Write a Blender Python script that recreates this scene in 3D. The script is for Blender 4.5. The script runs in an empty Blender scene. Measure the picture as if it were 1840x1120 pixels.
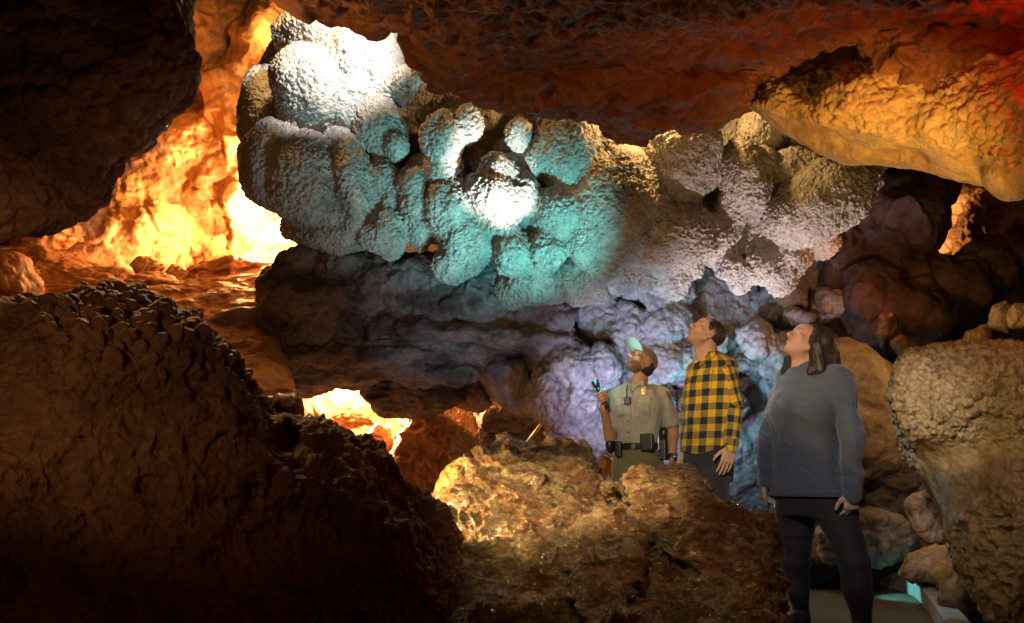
import bpy, math, random
import numpy as np
from mathutils import Vector, Matrix
S = bpy.context.scene
F_PX, CX, CY = 1431.0, 920.0, 560.0        # focal length and centre in pixels of the 1840 px photograph
CAMZ, PITCH = 0.82, math.radians(11.5)
# ------------------------------------------------------------------ camera, world, exposure
cam = bpy.data.cameras.new('camera'); camo = bpy.data.objects.new('camera', cam); S.collection.objects.link(camo)
cam.sensor_width = 36.0; cam.lens = 36.0*F_PX/1840.0; cam.clip_start = 0.05; cam.clip_end = 200
camo.location = (0, 0, CAMZ); camo.rotation_euler = (math.pi/2+PITCH, 0, 0)
S.camera = camo
W = bpy.data.worlds.new('World'); S.world = W; W.use_nodes = True
W.node_tree.nodes['Background'].inputs[0].default_value = (0.10, 0.07, 0.06, 1)
W.node_tree.nodes['Background'].inputs[1].default_value = 0.02
S.view_settings.view_transform = 'Standard'; S.view_settings.look = 'None'
S.view_settings.exposure = 0; S.view_settings.gamma = 1; S.view_settings.use_curve_mapping = False
try:
    S.cycles.use_denoising = True; S.cycles.sample_clamp_indirect = 6; S.cycles.max_bounces = 6
    S.cycles.caustics_reflective = False; S.cycles.caustics_refractive = False
except Exception: pass
_f = np.array([0, math.cos(PITCH), math.sin(PITCH)]); _u = np.array([0, -math.sin(PITCH), math.cos(PITCH)])
CAMP = np.array([0, 0, CAMZ])
def P(px, py, d):
    """world point seen at photograph pixel px,py at depth d metres"""
    return Vector(CAMP + np.array([1, 0, 0])*(px-CX)/F_PX*d + _u*(CY-py)/F_PX*d + _f*d)
# ------------------------------------------------------------------ lamps: the cave's show lighting, the torch, and added unseen fills
def aim(o, tgt):
    o.rotation_euler = (Vector(tgt)-o.location).to_track_quat('-Z', 'Y').to_euler()
def point(loc, col, w, r=0.08, name='cave_or_fill_lamp'):
    l = bpy.data.lights.new(name, 'POINT'); l.energy = w; l.color = col; l.shadow_soft_size = r
    o = bpy.data.objects.new(name, l); o.location = loc; S.collection.objects.link(o); return o
def spot(loc, tgt, col, w, ang, blend=0.5, r=0.03, name='cave_or_fill_spot'):
    l = bpy.data.lights.new(name, 'SPOT'); l.energy = w; l.color = col; l.shadow_soft_size = r
    l.spot_size = math.radians(ang); l.spot_blend = blend
    o = bpy.data.objects.new(name, l); o.location = loc; S.collection.objects.link(o); aim(o, tgt); return o
ORANGE = (1, .42, .09); AMBER = (1, .58, .2); CYAN = (.12, .85, .9)
WARMW = (1, .80, .56); MAUVE = (.66, .42, .95); WHITE = (1, .97, .94); TEAL = (.05, .8, .78)
point(P(480, 388, 10.85), (1, .58, .2), 800, .06)          # behind the left edge of the hanging mass, close to the back wall
point(P(540, 400, 9.6), (1, .32, .05), 100, .08)
point(P(300, 215, 9.6), (1, .34, .06), 45, .06)           # behind the near overhang
point(P(500, 60, 9.9), (1, .5, .14), 50, .05)
point(P(620, 670, 10.3), (1, .62, .27), 2600, .1)            # behind the shelf, lower gap
point(P(760, 690, 10.3), (1, .36, .07), 40, .06)
point(P(1668, 440, 11.4), (1, .62, .25), 60, .06)         # small gap at the right
point(P(1722, 395, 10.2), (1, .3, .06), 18, .06)
spot(P(760, -150, 5.9), P(590, 140, 7.7), WHITE, 850, 46, 1)      # white lamp above the ceiling lip
point(P(560, -60, 7.3), AMBER, 120, .08)
point(P(1190, 130, 7.05), AMBER, 110, .08)            # amber lamp behind the ceiling lip
point(P(230, 190, 3.5), (1, .5, .18), 40, .05)     # added amber lamp behind the near overhang, puts the orange rims on the ceiling
TORCH_AT = P(1064, 674, 5.68)
spot(TORCH_AT, P(885, 312, 7.2), WHITE, 800, 21, .6, .02, 'torch_light')     # the ranger's torch
spot(TORCH_AT, P(900, 350, 7.2), (.17, .8, .8), 360, 66, 1, .02, 'torch_halo')
point(P(1069, 680, 5.58), TEAL, 1.5, .02, 'torch_spill')
spot(P(1074, 680, 5.45), P(1138, 630, 5.6), (.3, .85, 1), 17, 36, 1, .02, 'torch_spill')
spot(P(980, 880, 5.4), P(1180, 600, 8.1), (.42, .7, .9), 230, 50, 1, .05)  # added cool light for the lumpy wall behind the people
spot(P(950, 870, 5.2), P(650, 290, 7.4), (.4, .72, .76), 230, 42, 1, .05)
spot(P(1118, 815, 6.7), P(1180, 640, 8.2), (.55, .52, .95), 75, 120, .8, .05)            # lamp behind the ranger
spot(P(1280, 1000, 6.4), P(1400, 380, 7.3), (1, .76, .74), 480, 50, 1, .05)
point(P(1290, 720, 7.4), (.15, .7, .8), 16, .04)
spot(P(1352, 890, 6.3), P(1415, 860, 4.3), (.25, .9, 1), 900, 22, .5, .03)   # rim light on the woman
spot(P(1490, 950, 5.5), P(1650, 1072, 5.3), (.2, .8, .8), 35, 44, .6, .02)   # low spot added to turn the kerb teal
spot(P(830, 240, 7.3), P(1425, 730, 4.4), (.3, .8, .95), 400, 17, .8, .05)   # added teal spot, stands in for light bounced off the formation
point(P(835, 212, 7.3), TEAL, 4, .05)      # added point, tints the dark recess faintly teal
spot(P(640, 850, 3.35), P(1000, 950, 3.9), AMBER, 110, 130, .6, .03)  # grazes the wet boulder
spot(P(660, -130, 1.75), P(1225, 735, 5.5), WARMW, 430, 25, .5, .04)  # unseen warm key added for the ranger and the man in plaid
spot(P(900, -150, 1.7), P(1435, 640, 4.35), (1, .74, .45), 200, 13, .8, .04)  # extra warm fill added for the woman's face
spot(P(1000, -150, 1.8), P(1470, 820, 4.35), (.85, .85, 1), 130, 30, .9, .04)  # off-frame fill added to brighten the woman
spot(P(1190, 205, 5.3), P(1440, 720, 4.4), (.35, .8, 1), 190, 26, .9, .03)  # teal spot added under the ceiling lip to light her shoulders
spot(P(1400, -150, 1.7), P(1740, 760, 4.0), WARMW, 90, 40, .9, .04)  # unseen key added over the crusted boulder
spot(P(440, -150, 2.3), P(1030, 920, 3.5), (1, .68, .33), 800, 28, .9, .03)
spot(P(950, -250, 1.9), P(1110, 1000, 3.0), (1, .74, .4), 60, 42, .9, .03)
point(P(1770, 600, 5.3), AMBER, 18, .08)           # behind the crusted boulder, lights the hanging wedge
spot(P(1850, 700, 2.6), P(1540, 190, 4.8), (1, .58, .15), 240, 40, .9, .04)
point(P(1985, 60, 3.0), (1, .07, .01), 12, .08)
spot(P(-330, 450, 1.2), P(200, 700, 2.3), (1, .52, .22), 11, 80, .9, .02)
spot(P(980, 880, 5.4), P(800, 560, 7.8), (.4, .62, .8), 110, 42, 1, .05)      # spot added as a cool wash on the shelf
spot(P(1850, 700, 2.6), P(1330, 90, 4.4), (1, .32, .08), 70, 50, 1, .05)  # added spot, warms the right part of the ceiling
spot(P(-200, 470, 1.9), P(30, 660, 2.45), (1, .5, .14), 9, 46, .8, .03)
spot(P(1150, -120, 2.0), P(1650, 740, 4.0), (1, .86, .78), 240, 15, .9, .02)   # glancing light on the crusted boulder
point(P(1560, 500, 7.2), (1, .32, .1), 7, .04)  # added point, makes the dark wall at the right warmer
spot(P(300, 700, 1.5), P(150, 150, 2.2), (1, .5, .3), 4, 70, .9, .03)      # dim spot added to give the near overhang a sheen


# ------------------------------------------------------------------ numeric noise
def _h(ix, iy, iz, s):
    h = (ix*np.uint32(374761393)) ^ (iy*np.uint32(668265263)) ^ (iz*np.uint32(2147483647-58)) ^ np.uint32((s*2654435761+12345) & 0xffffffff)
    h = (h ^ (h >> np.uint32(13)))*np.uint32(1274126177); h ^= h >> np.uint32(16)
    h = h*np.uint32(2246822519); return h ^ (h >> np.uint32(15))
def _r(h): return (h & np.uint32(0xffffff)).astype(np.float32)/np.float32(0xffffff)
def vnoise(p, s=0):
    i = np.floor(p); f = (p-i).astype(np.float32); f = f*f*f*(f*(f*6-15)+10); i = i.astype(np.int64).astype(np.uint32)
    out = 0
    for dx in (0, 1):
        wx = f[:, 0] if dx else 1-f[:, 0]
        for dy in (0, 1):
            wy = f[:, 1] if dy else 1-f[:, 1]
            for dz in (0, 1):
                wz = f[:, 2] if dz else 1-f[:, 2]
                out = out + wx*wy*wz*_r(_h(i[:, 0]+np.uint32(dx), i[:, 1]+np.uint32(dy), i[:, 2]+np.uint32(dz), s))
    return out*2-1
def fbm(p, sc, octv=4, s=0, ridged=False, gain=.5):
    out = np.zeros(len(p), np.float32); a = 1.0; q = np.asarray(p)/sc; n = 0
    for k in range(octv):
        v = vnoise(q+k*17.3, s+k)
        out += a*((1-2*np.abs(v)) if ridged else v); n += a
        a *= gain; q = q*2.03
    return out/n
def voro(p, cell, s=0, jit=.9, face=False):
    """F1, F2 distance and nearest cell id (in cells)"""
    q = np.asarray(p, np.float32)/cell; i = np.floor(q).astype(np.int64)
    f1 = np.full(len(q), 9., np.float32); f2 = f1.copy(); cid = np.zeros(len(q), np.uint32); ctr = np.zeros_like(q)
    for dx in (-1, 0, 1):
        for dy in (-1, 0, 1):
            for dz in (-1, 0, 1):
                j = i+np.array([dx, dy, dz]); ju = j.astype(np.uint32)
                h = _h(ju[:, 0], ju[:, 1], ju[:, 2], s)
                c = np.stack([_r(h), _r(h*np.uint32(747796405)+np.uint32(1)), _r(h*np.uint32(2891336453)+np.uint32(7))], 1)
                c = j+.5+(c-.5)*jit; d = np.sqrt(((q-c)**2).sum(1)).astype(np.float32)
                m = d < f1
                f2 = np.where(m, f1, np.minimum(f2, d)); f1 = np.where(m, d, f1); cid = np.where(m, h, cid)
                if face: ctr[m] = c[m]
    return (f1, f2, cid, ctr) if face else (f1, f2, cid)
def knobs(p, cell, s=0, r=.75):
    f1, f2, cid = voro(p, cell, s); sz = .6+.4*_r(cid*np.uint32(97))
    return np.sqrt(np.clip(1-(f1/(r*sz+.15))**2, 0, 1))*sz
def facets(p, cell, s=0):
    w = np.asarray(p)+.25*cell*np.stack([fbm(p, cell, 2, s+5), fbm(p, cell, 2, s+6), fbm(p, cell, 2, s+7)], 1)
    f1, f2, cid, ctr = voro(w, cell, s, face=True)
    n = np.stack([_r(cid*np.uint32(31)), _r(cid*np.uint32(57)), _r(cid*np.uint32(91))], 1)-.5
    return (((np.asarray(w)/cell-ctr)*n).sum(1)*1.6+(_r(cid)-.5)*.7)*ss(f2-f1, 0, .22)
# ------------------------------------------------------------------ meshing an implicit solid (surface nets)
def nets(V):
    ins = V < 0
    nx, ny, nz = V.shape
    c = ins[:-1, :-1, :-1].astype(np.uint8)
    corners = [(a, b, e) for a in (0, 1) for b in (0, 1) for e in (0, 1)]
    cnt = sum(ins[a:nx-1+a, b:ny-1+b, e:nz-1+e].astype(np.uint8) for a, b, e in corners)
    act = (cnt > 0) & (cnt < 8)
    idx = np.argwhere(act)
    if len(idx) == 0: return np.zeros((0, 3)), np.zeros((0, 4), int)
    vid = np.full(act.shape, -1, np.int32); vid[act] = np.arange(len(idx))
    cv = [V[idx[:, 0]+a, idx[:, 1]+b, idx[:, 2]+e] for a, b, e in corners]
    acc = np.zeros((len(idx), 3)); n = np.zeros(len(idx))
    for i0 in range(8):
        for i1 in range(i0+1, 8):
            d = np.array(corners[i1])-np.array(corners[i0])
            if abs(d).sum() != 1: continue
            a, b = cv[i0], cv[i1]; m = (a < 0) != (b < 0)
            t = np.where(m, a/np.where(m, a-b, 1), 0)
            acc += m[:, None]*(np.array(corners[i0])+t[:, None]*d); n += m
    verts = idx+acc/n[:, None]
    quads = []
    for ax in range(3):
        sl0 = [slice(None)]*3; sl1 = [slice(None)]*3; sl0[ax] = slice(0, -1); sl1[ax] = slice(1, None)
        A, B = ins[tuple(sl0)], ins[tuple(sl1)]
        e = np.argwhere(A != B); o1, o2 = [k for k in range(3) if k != ax]
        ok = (e[:, o1] > 0) & (e[:, o2] > 0) & (e[:, o1] < V.shape[o1]-1) & (e[:, o2] < V.shape[o2]-1)
        e = e[ok]; st = A[tuple(e.T)]
        def g(d1, d2):
            q = e.copy(); q[:, o1] -= d1; q[:, o2] -= d2; return vid[tuple(q.T)]
        q = np.stack([g(1, 1), g(0, 1), g(0, 0), g(1, 0)], 1)
        flip = st if ax != 1 else ~st
        q[~flip] = q[~flip][:, ::-1]; quads.append(q)
    return verts, np.concatenate(quads)
def mesh_np(name, v, f):
    me = bpy.data.meshes.new(name); me.vertices.add(len(v)); me.vertices.foreach_set('co', np.ascontiguousarray(v, np.float32).ravel())
    k = f.shape[1]; me.loops.add(f.size); me.polygons.add(len(f))
    me.loops.foreach_set('vertex_index', f.astype(np.int32).ravel()); me.polygons.foreach_set('loop_start', np.arange(0, f.size, k, dtype=np.int32))
    me.update(calc_edges=True); return me
def get_co(me):
    a = np.empty(len(me.vertices)*3, np.float32); me.vertices.foreach_get('co', a); return a.reshape(-1, 3)
def vnormals(me):
    a = np.empty(len(me.vertices)*3, np.float32); me.vertex_normals.foreach_get('vector', a); return a.reshape(-1, 3)
def subsurf(me, lv):
    o = bpy.data.objects.new('tmp', me); S.collection.objects.link(o)
    m = o.modifiers.new('s', 'SUBSURF'); m.levels = lv; m.render_levels = lv
    dg = bpy.context.evaluated_depsgraph_get(); r = bpy.data.meshes.new_from_object(o.evaluated_get(dg))
    bpy.data.objects.remove(o); bpy.data.meshes.remove(me); return r
def root_of(o):
    while o.parent is not None: o = o.parent
    return np.array(o.matrix_world.translation)
def finish(me, name, mat, parent=None, origin=None, smooth=True):
    me.name = name
    if smooth: me.polygons.foreach_set('use_smooth', np.ones(len(me.polygons), bool))
    co = get_co(me)
    o = bpy.data.objects.new(name, me)
    if parent is None:
        og = np.array(origin) if origin is not None else np.array([*(co[:, :2].mean(0)), co[:, 2].min()])
    else: og = root_of(parent)
    me.vertices.foreach_set('co', (co-og).astype(np.float32).ravel())
    if parent is None: o.location = og
    if mat: me.materials.append(mat)
    S.collection.objects.link(o); o.parent = parent
    if parent is None: o.matrix_world = Matrix.Translation(og)
    me.update(); return o
def tag(o, label=None, cat=None, group=None, kind=None):
    if label: o['label'] = label
    if cat: o['category'] = cat
    if group: o['group'] = group
    if kind: o['kind'] = kind
    return o
def smin(a, b, k):
    if k <= 0: return np.minimum(a, b)
    h = np.clip(.5+.5*(b-a)/k, 0, 1); return b*(1-h)+a*h-k*h*(1-h)
# ---- primitives of a rock, given in photograph pixels and metres of depth
def ell(cx, cy, d, rx, ry, rd=None, rot=0):
    if rd is None: rd = min(rx, ry)*d/F_PX
    return dict(k='e', c=(cx, cy, d), r=(rx, ry, rd), rot=math.radians(rot), bb=(cx-max(rx, ry), cx+max(rx, ry), cy-max(rx, ry), cy+max(rx, ry), d-rd, d+rd))
def poly(pts, d, th, rnd=.15, tx=0, ty=0, ref=None):
    """a slab with the outline pts, its middle at depth d (+ tx, ty metres per pixel away from ref), th thick, edges rounded"""
    a = np.array(pts, float); ref = ref or tuple(a.mean(0))
    dd = [d+(x-ref[0])*tx+(y-ref[1])*ty for x, y in a]
    return dict(k='p', pts=a, d=d, th=th, rnd=min(rnd, th/2), tx=tx, ty=ty, ref=ref, bb=(a[:, 0].min(), a[:, 0].max(), a[:, 1].min(), a[:, 1].max(), min(dd)-th/2, max(dd)+th/2))
def poly_sd(px, py, pts):
    d = np.full(px.shape, 1e18); s = np.ones(px.shape)
    n = len(pts)
    for i in range(n):
        a, b = pts[i], pts[i-1]; ex, ey = b-a; wx, wy = px-a[0], py-a[1]
        t = np.clip((wx*ex+wy*ey)/(ex*ex+ey*ey+1e-9), 0, 1); d = np.minimum(d, (wx-ex*t)**2+(wy-ey*t)**2)
        c1 = py >= a[1]; c2 = py < b[1]; c3 = ex*wy > ey*wx
        s = np.where((c1 & c2 & c3) | (~c1 & ~c2 & ~c3), -s, s)
    return s*np.sqrt(d)
def ev(pr, px, py, d):
    if pr['k'] == 'e':
        cx, cy, cd = pr['c']; rx, ry, rd = pr['r']; m = cd/F_PX
        x = ((px-CX)*d/F_PX-(cx-CX)*m); y = ((py-CY)*d/F_PX-(cy-CY)*m); z = d-cd
        c, s = math.cos(pr['rot']), math.sin(pr['rot']); x, y = x*c+y*s, -x*s+y*c
        rx, ry = rx*m, ry*m
        k0 = np.sqrt((x/rx)**2+(y/ry)**2+(z/rd)**2); k1 = np.sqrt((x/rx**2)**2+(y/ry**2)**2+(z/rd**2)**2)
        return k0*(k0-1)/np.maximum(k1, 1e-6)
    q = poly_sd(px[:, :, 0], py[:, :, 0], pr['pts'])[:, :, None]*d/F_PX+pr['rnd']
    zc = pr['d']+(px-pr['ref'][0])*pr['tx']+(py-pr['ref'][1])*pr['ty']
    w = np.abs(d-zc)-pr['th']/2+pr['rnd']
    return np.sqrt(np.maximum(q, 0)**2+np.maximum(w, 0)**2)+np.minimum(np.maximum(q, w), 0)-pr['rnd']
def pix(co):
    """photograph pixel of world points, for masks of where a crust grows"""
    q = co-CAMP; d = q@_f; return CX+q[:, 0]/d*F_PX, CY-(q@_u)/d*F_PX
def rock(name, prims, mat, step=5, k=.08, warp=None, disp=None, sub=1, cut=(), parent=None, dstep=None, cull=True):
    bb = np.array([p['bb'] for p in prims]); x0, x1, y0, y1 = bb[:, 0].min(), bb[:, 1].max(), bb[:, 2].min(), bb[:, 3].max()
    d0, d1 = max(bb[:, 4].min(), .6), bb[:, 5].max(); dm = (d0+d1)/2; mg = 3*step
    if cull: x0, x1, y0, y1 = max(x0, -400), min(x1, 2180), max(y0, -90), min(y1, 1210)   # nothing needed far outside the frame
    ds = dstep or max(step*dm/F_PX*1.3, .012); ex = .12+(warp[1] if warp else 0)
    mg = max(mg, ex*F_PX/d0*.5)
    gx = np.arange(x0-mg, x1+mg+step, step, dtype=np.float32); gy = np.arange(y0-mg, y1+mg+step, step, dtype=np.float32); gz = np.arange(d0-ex-2*ds, d1+ex+3*ds, ds, dtype=np.float32)
    px, py, d = np.broadcast_arrays(gx[:, None, None], gy[None, :, None], gz[None, None, :])
    V = None
    for p in prims:
        if V is None: V = ev(p, px, py, d).astype(np.float32); continue
        b = p['bb']; g = 60
        i0, i1 = np.searchsorted(gx, (b[0]-g, b[1]+g)); j0, j1 = np.searchsorted(gy, (b[2]-g, b[3]+g))
        sl = (slice(i0, i1), slice(j0, j1)); 
        if i1 > i0 and j1 > j0: V[sl] = smin(V[sl], ev(p, px[sl], py[sl], d[sl]), p.get('sk', k))
    for p in cut: V = -smin(-V, ev(p, px, py, d), k)
    if warp:
        near = np.abs(V) < warp[1]+3*ds
        xs, ys, zs = px[near], py[near], d[near]
        pt = np.stack([(xs-CX)*zs/F_PX, (ys-CY)*zs/F_PX, zs], 1)
        V[near] += warp[1]*fbm(pt, warp[0], 3, warp[2] if len(warp) > 2 else 0)
    V[0], V[-1], V[:, 0], V[:, -1], V[:, :, 0], V[:, :, -1] = 1, 1, 1, 1, 1, 1
    v, f = nets(V)
    X = gx[0]+v[:, 0]*step; Y = gy[0]+v[:, 1]*step; D = gz[0]+v[:, 2]*ds
    co = CAMP+((X-CX)/F_PX*D)[:, None]*np.array([1, 0, 0])+((CY-Y)/F_PX*D)[:, None]*_u+D[:, None]*_f
    me = mesh_np(name, co, f)
    if sub: me = subsurf(me, sub)
    if disp:
        co = get_co(me); n = vnormals(me); qx, qy = pix(co); co = co+n*disp(co, qx, qy)[:, None]
        me.vertices.foreach_set('co', co.astype(np.float32).ravel())
    return finish(me, name, mat, parent)
STATS = []
def ss(x, a, b):
    t = np.clip((x-a)/(b-a), 0, 1); return t*t*(3-2*t)
# ------------------------------------------------------------------ materials
def nd(nt, typ, **kw):
    n = nt.nodes.new(typ)
    for a, b in kw.items(): setattr(n, a, b)
    return n
def newmat(name):
    m = bpy.data.materials.new(name); m.use_nodes = True; return m, m.node_tree, m.node_tree.nodes['Principled BSDF']
def rockmat(name, cols, scale=1.0, rough=.8, rvar=.15, bump=.5, bs=12., knob=0, ks=25., spec=.4, detail=8, stretch=(1, 1, 1), fine=1.0, bdist=.02):
    m, nt, b = newmat(name); L = nt.links.new
    tc = nd(nt, 'ShaderNodeTexCoord'); mp = nd(nt, 'ShaderNodeMapping'); L(tc.outputs['Object'], mp.inputs[0]); mp.inputs['Scale'].default_value = stretch
    n = nd(nt, 'ShaderNodeTexNoise'); n.inputs['Scale'].default_value = 1.6*scale; n.inputs['Detail'].default_value = detail; n.inputs['Roughness'].default_value = .62; n.inputs['Distortion'].default_value = .6
    L(mp.outputs[0], n.inputs['Vector'])
    r = nd(nt, 'ShaderNodeValToRGB'); e = r.color_ramp.elements
    ps = [.28+.44*i/(len(cols)-1) for i in range(len(cols))]
    e[0].position = ps[0]; e[0].color = (*cols[0], 1); e[1].position = ps[-1]; e[1].color = (*cols[-1], 1)
    for p_, c_ in list(zip(ps, cols))[1:-1]:
        x = e.new(p_); x.color = (*c_, 1)
    L(n.outputs['Fac'], r.inputs[0])
    n2 = nd(nt, 'ShaderNodeTexNoise'); n2.inputs['Scale'].default_value = 14*scale; n2.inputs['Detail'].default_value = 6; n2.inputs['Roughness'].default_value = .7; L(mp.outputs[0], n2.inputs['Vector'])
    mr = nd(nt, 'ShaderNodeMapRange'); mr.inputs[1].default_value = .3; mr.inputs[2].default_value = .7; mr.inputs[3].default_value = .6; mr.inputs[4].default_value = 1.25; L(n2.outputs['Fac'], mr.inputs[0])
    mx = nd(nt, 'ShaderNodeVectorMath', operation='SCALE'); L(r.outputs[0], mx.inputs[0]); L(mr.outputs[0], mx.inputs['Scale']); L(mx.outputs[0], b.inputs['Base Color'])
    r2 = nd(nt, 'ShaderNodeMapRange'); r2.inputs[1].default_value = .3; r2.inputs[2].default_value = .7; r2.inputs[3].default_value = max(rough-rvar, .05); r2.inputs[4].default_value = min(rough+rvar, 1); L(n2.outputs['Fac'], r2.inputs[0]); L(r2.outputs[0], b.inputs['Roughness'])
    b.inputs['Specular IOR Level'].default_value = spec
    bn = nd(nt, 'ShaderNodeTexNoise'); bn.inputs['Scale'].default_value = bs; bn.inputs['Detail'].default_value = 8; bn.inputs['Roughness'].default_value = .6*fine+.05; L(mp.outputs[0], bn.inputs['Vector'])
    bp = nd(nt, 'ShaderNodeBump'); bp.inputs['Strength'].default_value = bump; bp.inputs['Distance'].default_value = bdist; L(bn.outputs['Fac'], bp.inputs['Height']); last = bp
    if knob:
        v = nd(nt, 'ShaderNodeTexVoronoi', feature='SMOOTH_F1'); v.inputs['Scale'].default_value = ks; v.inputs['Smoothness'].default_value = .25
        wn = nd(nt, 'ShaderNodeTexNoise'); wn.inputs['Scale'].default_value = ks*.3; L(tc.outputs['Object'], wn.inputs['Vector'])
        vm = nd(nt, 'ShaderNodeVectorMath', operation='SCALE'); vm.inputs['Scale'].default_value = .06; L(wn.outputs['Color'], vm.inputs[0])
        va = nd(nt, 'ShaderNodeVectorMath', operation='ADD'); L(tc.outputs['Object'], va.inputs[0]); L(vm.outputs[0], va.inputs[1]); L(va.outputs[0], v.inputs['Vector'])
        b2 = nd(nt, 'ShaderNodeBump', invert=True); b2.inputs['Strength'].default_value = knob; b2.inputs['Distance'].default_value = .6/ks; L(v.outputs['Distance'], b2.inputs['Height']); L(bp.outputs[0], b2.inputs['Normal']); last = b2
    L(last.outputs[0], b.inputs['Normal']); return m
def plain(name, col, rough=.6, metal=0, bump=0, bs=60, emit=None, spec=.5, var=.15):
    m, nt, b = newmat(name); L = nt.links.new
    tc = nd(nt, 'ShaderNodeTexCoord'); n = nd(nt, 'ShaderNodeTexNoise'); n.inputs['Scale'].default_value = bs; n.inputs['Detail'].default_value = 5; L(tc.outputs['Object'], n.inputs['Vector'])
    mr = nd(nt, 'ShaderNodeMapRange'); mr.inputs[3].default_value = 1-var; mr.inputs[4].default_value = 1+var; L(n.outputs['Fac'], mr.inputs[0])
    mx = nd(nt, 'ShaderNodeVectorMath', operation='SCALE'); mx.inputs[0].default_value = col; L(mr.outputs[0], mx.inputs['Scale']); L(mx.outputs[0], b.inputs['Base Color'])
    b.inputs['Roughness'].default_value = rough; b.inputs['Metallic'].default_value = metal; b.inputs['Specular IOR Level'].default_value = spec
    if bump:
        bp = nd(nt, 'ShaderNodeBump'); bp.inputs['Strength'].default_value = bump; bp.inputs['Distance'].default_value = .004; L(n.outputs['Fac'], bp.inputs['Height']); L(bp.outputs[0], b.inputs['Normal'])
    if emit: b.inputs['Emission Color'].default_value = (*emit[0], 1); b.inputs['Emission Strength'].default_value = emit[1]
    return m

# ================================================================== materials of the cave
M_CALC = rockmat('pale_calcite', [(.10, .09, .085), (.34, .31, .28), (.42, .39, .35), (.58, .55, .5)], 1.1, .62, .15, .7, 20, .9, 42, .35)
M_BLUE = rockmat('grey_limestone', [(.10, .09, .09), (.26, .23, .24), (.42, .38, .38), (.22, .19, .2)], 1.6, .7, .15, .9, 9, .35, 18, .3)
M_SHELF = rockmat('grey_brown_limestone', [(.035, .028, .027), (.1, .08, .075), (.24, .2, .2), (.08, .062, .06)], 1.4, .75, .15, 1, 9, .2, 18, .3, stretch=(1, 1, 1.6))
M_OR = rockmat('ochre_rock', [(.1, .035, .012), (.3, .13, .045), (.46, .24, .1), (.2, .08, .03)], .8, .6, .2, .9, 6, .25, 14, .4)
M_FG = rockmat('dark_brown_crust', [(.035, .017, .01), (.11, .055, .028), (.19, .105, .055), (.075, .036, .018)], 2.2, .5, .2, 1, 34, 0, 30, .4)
M_SLAB = rockmat('dark_wet_flowstone', [(.05, .018, .007), (.16, .055, .018), (.24, .09, .03), (.09, .032, .012)], 1.3, .5, .16, .9, 18, 0, 20, .35)
M_WET = rockmat('wet_ochre_boulder', [(.022, .015, .008), (.13, .09, .034), (.12, .046, .014), (.25, .19, .1), (.07, .042, .016), (.17, .1, .035)], 2.2, .2, .12, 1, 24, 0, 40, .9, stretch=(1, 1, 1.9), bdist=.05)
M_YEL = rockmat('yellow_ochre_crust', [(.2, .1, .03), (.42, .25, .08), (.52, .36, .16), (.34, .17, .05)], 1.3, .6, .18, .8, 12, .3, 30, .35)
M_OCH = rockmat('brown_ochre_crust', [(.07, .045, .018), (.2, .14, .055), (.28, .21, .1), (.14, .09, .03)], 1.6, .42, .16, .9, 14, .3, 34, .7)
M_TAN = rockmat('tan_rock', [(.1, .06, .035), (.28, .18, .1), (.38, .27, .17), (.2, .12, .07)], 1.6, .65, .15, 1, 9, .2, 24, .35)
M_CLAY = rockmat('orange_clay_ledge', [(.1, .03, .008), (.28, .09, .022), (.38, .15, .045), (.18, .06, .015)], 1.0, .6, .2, .9, 8, .2, 14, .4)
M_RUST = rockmat('rusty_rock', [(.05, .025, .012), (.18, .09, .03), (.26, .15, .06), (.1, .05, .02)], 2.2, .6, .2, 1, 14, 0, 20, .35)
M_DARK = rockmat('dark_cave_rock', [(.04, .025, .02), (.1, .065, .05), (.15, .1, .08), (.07, .045, .035)], 1.0, .8, .1, 1, 6, 0, 20, .25)
M_CONC = rockmat('concrete_path', [(.05, .045, .03), (.09, .08, .055), (.12, .11, .08)], 1.4, .7, .15, .35, 60, 0, 40, .3)
b_ = M_WET.node_tree.nodes['Principled BSDF']; b_.inputs['Coat Weight'].default_value = .7; b_.inputs['Coat Roughness'].default_value = .12; M_WET.node_tree.links.new(b_.inputs['Normal'].links[0].from_socket, b_.inputs['Coat Normal'])
rng = random.Random(5)

# ================================================================== the cave shell: floor, walls and roof far around
def dome(name, mat, fn, disp, kind='structure'):
    pass
# floor sheet
g = 90; xs = np.linspace(-22, 22, g); ys = np.linspace(-10, 26, g)
X, Y = np.meshgrid(xs, ys, indexing='ij'); pts = np.stack([X.ravel(), Y.ravel(), np.zeros(g*g)], 1)
path = np.exp(-((pts[:, 0]-2.1)/2.0)**2)*np.exp(-((pts[:, 1]-4.5)/3.2)**2)
pts[:, 2] = -.06+.35*(fbm(pts, 1.3, 4, 3)-.1)*(1-np.clip(path*2.2, 0, 1))-.02
ii = np.arange(g*g).reshape(g, g); fq = np.stack([ii[:-1, :-1].ravel(), ii[1:, :-1].ravel(), ii[1:, 1:].ravel(), ii[:-1, 1:].ravel()], 1)
me = mesh_np('cave_floor', pts, fq); me = subsurf(me, 1); tag(finish(me, 'cave_floor', M_DARK), kind='structure')
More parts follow.
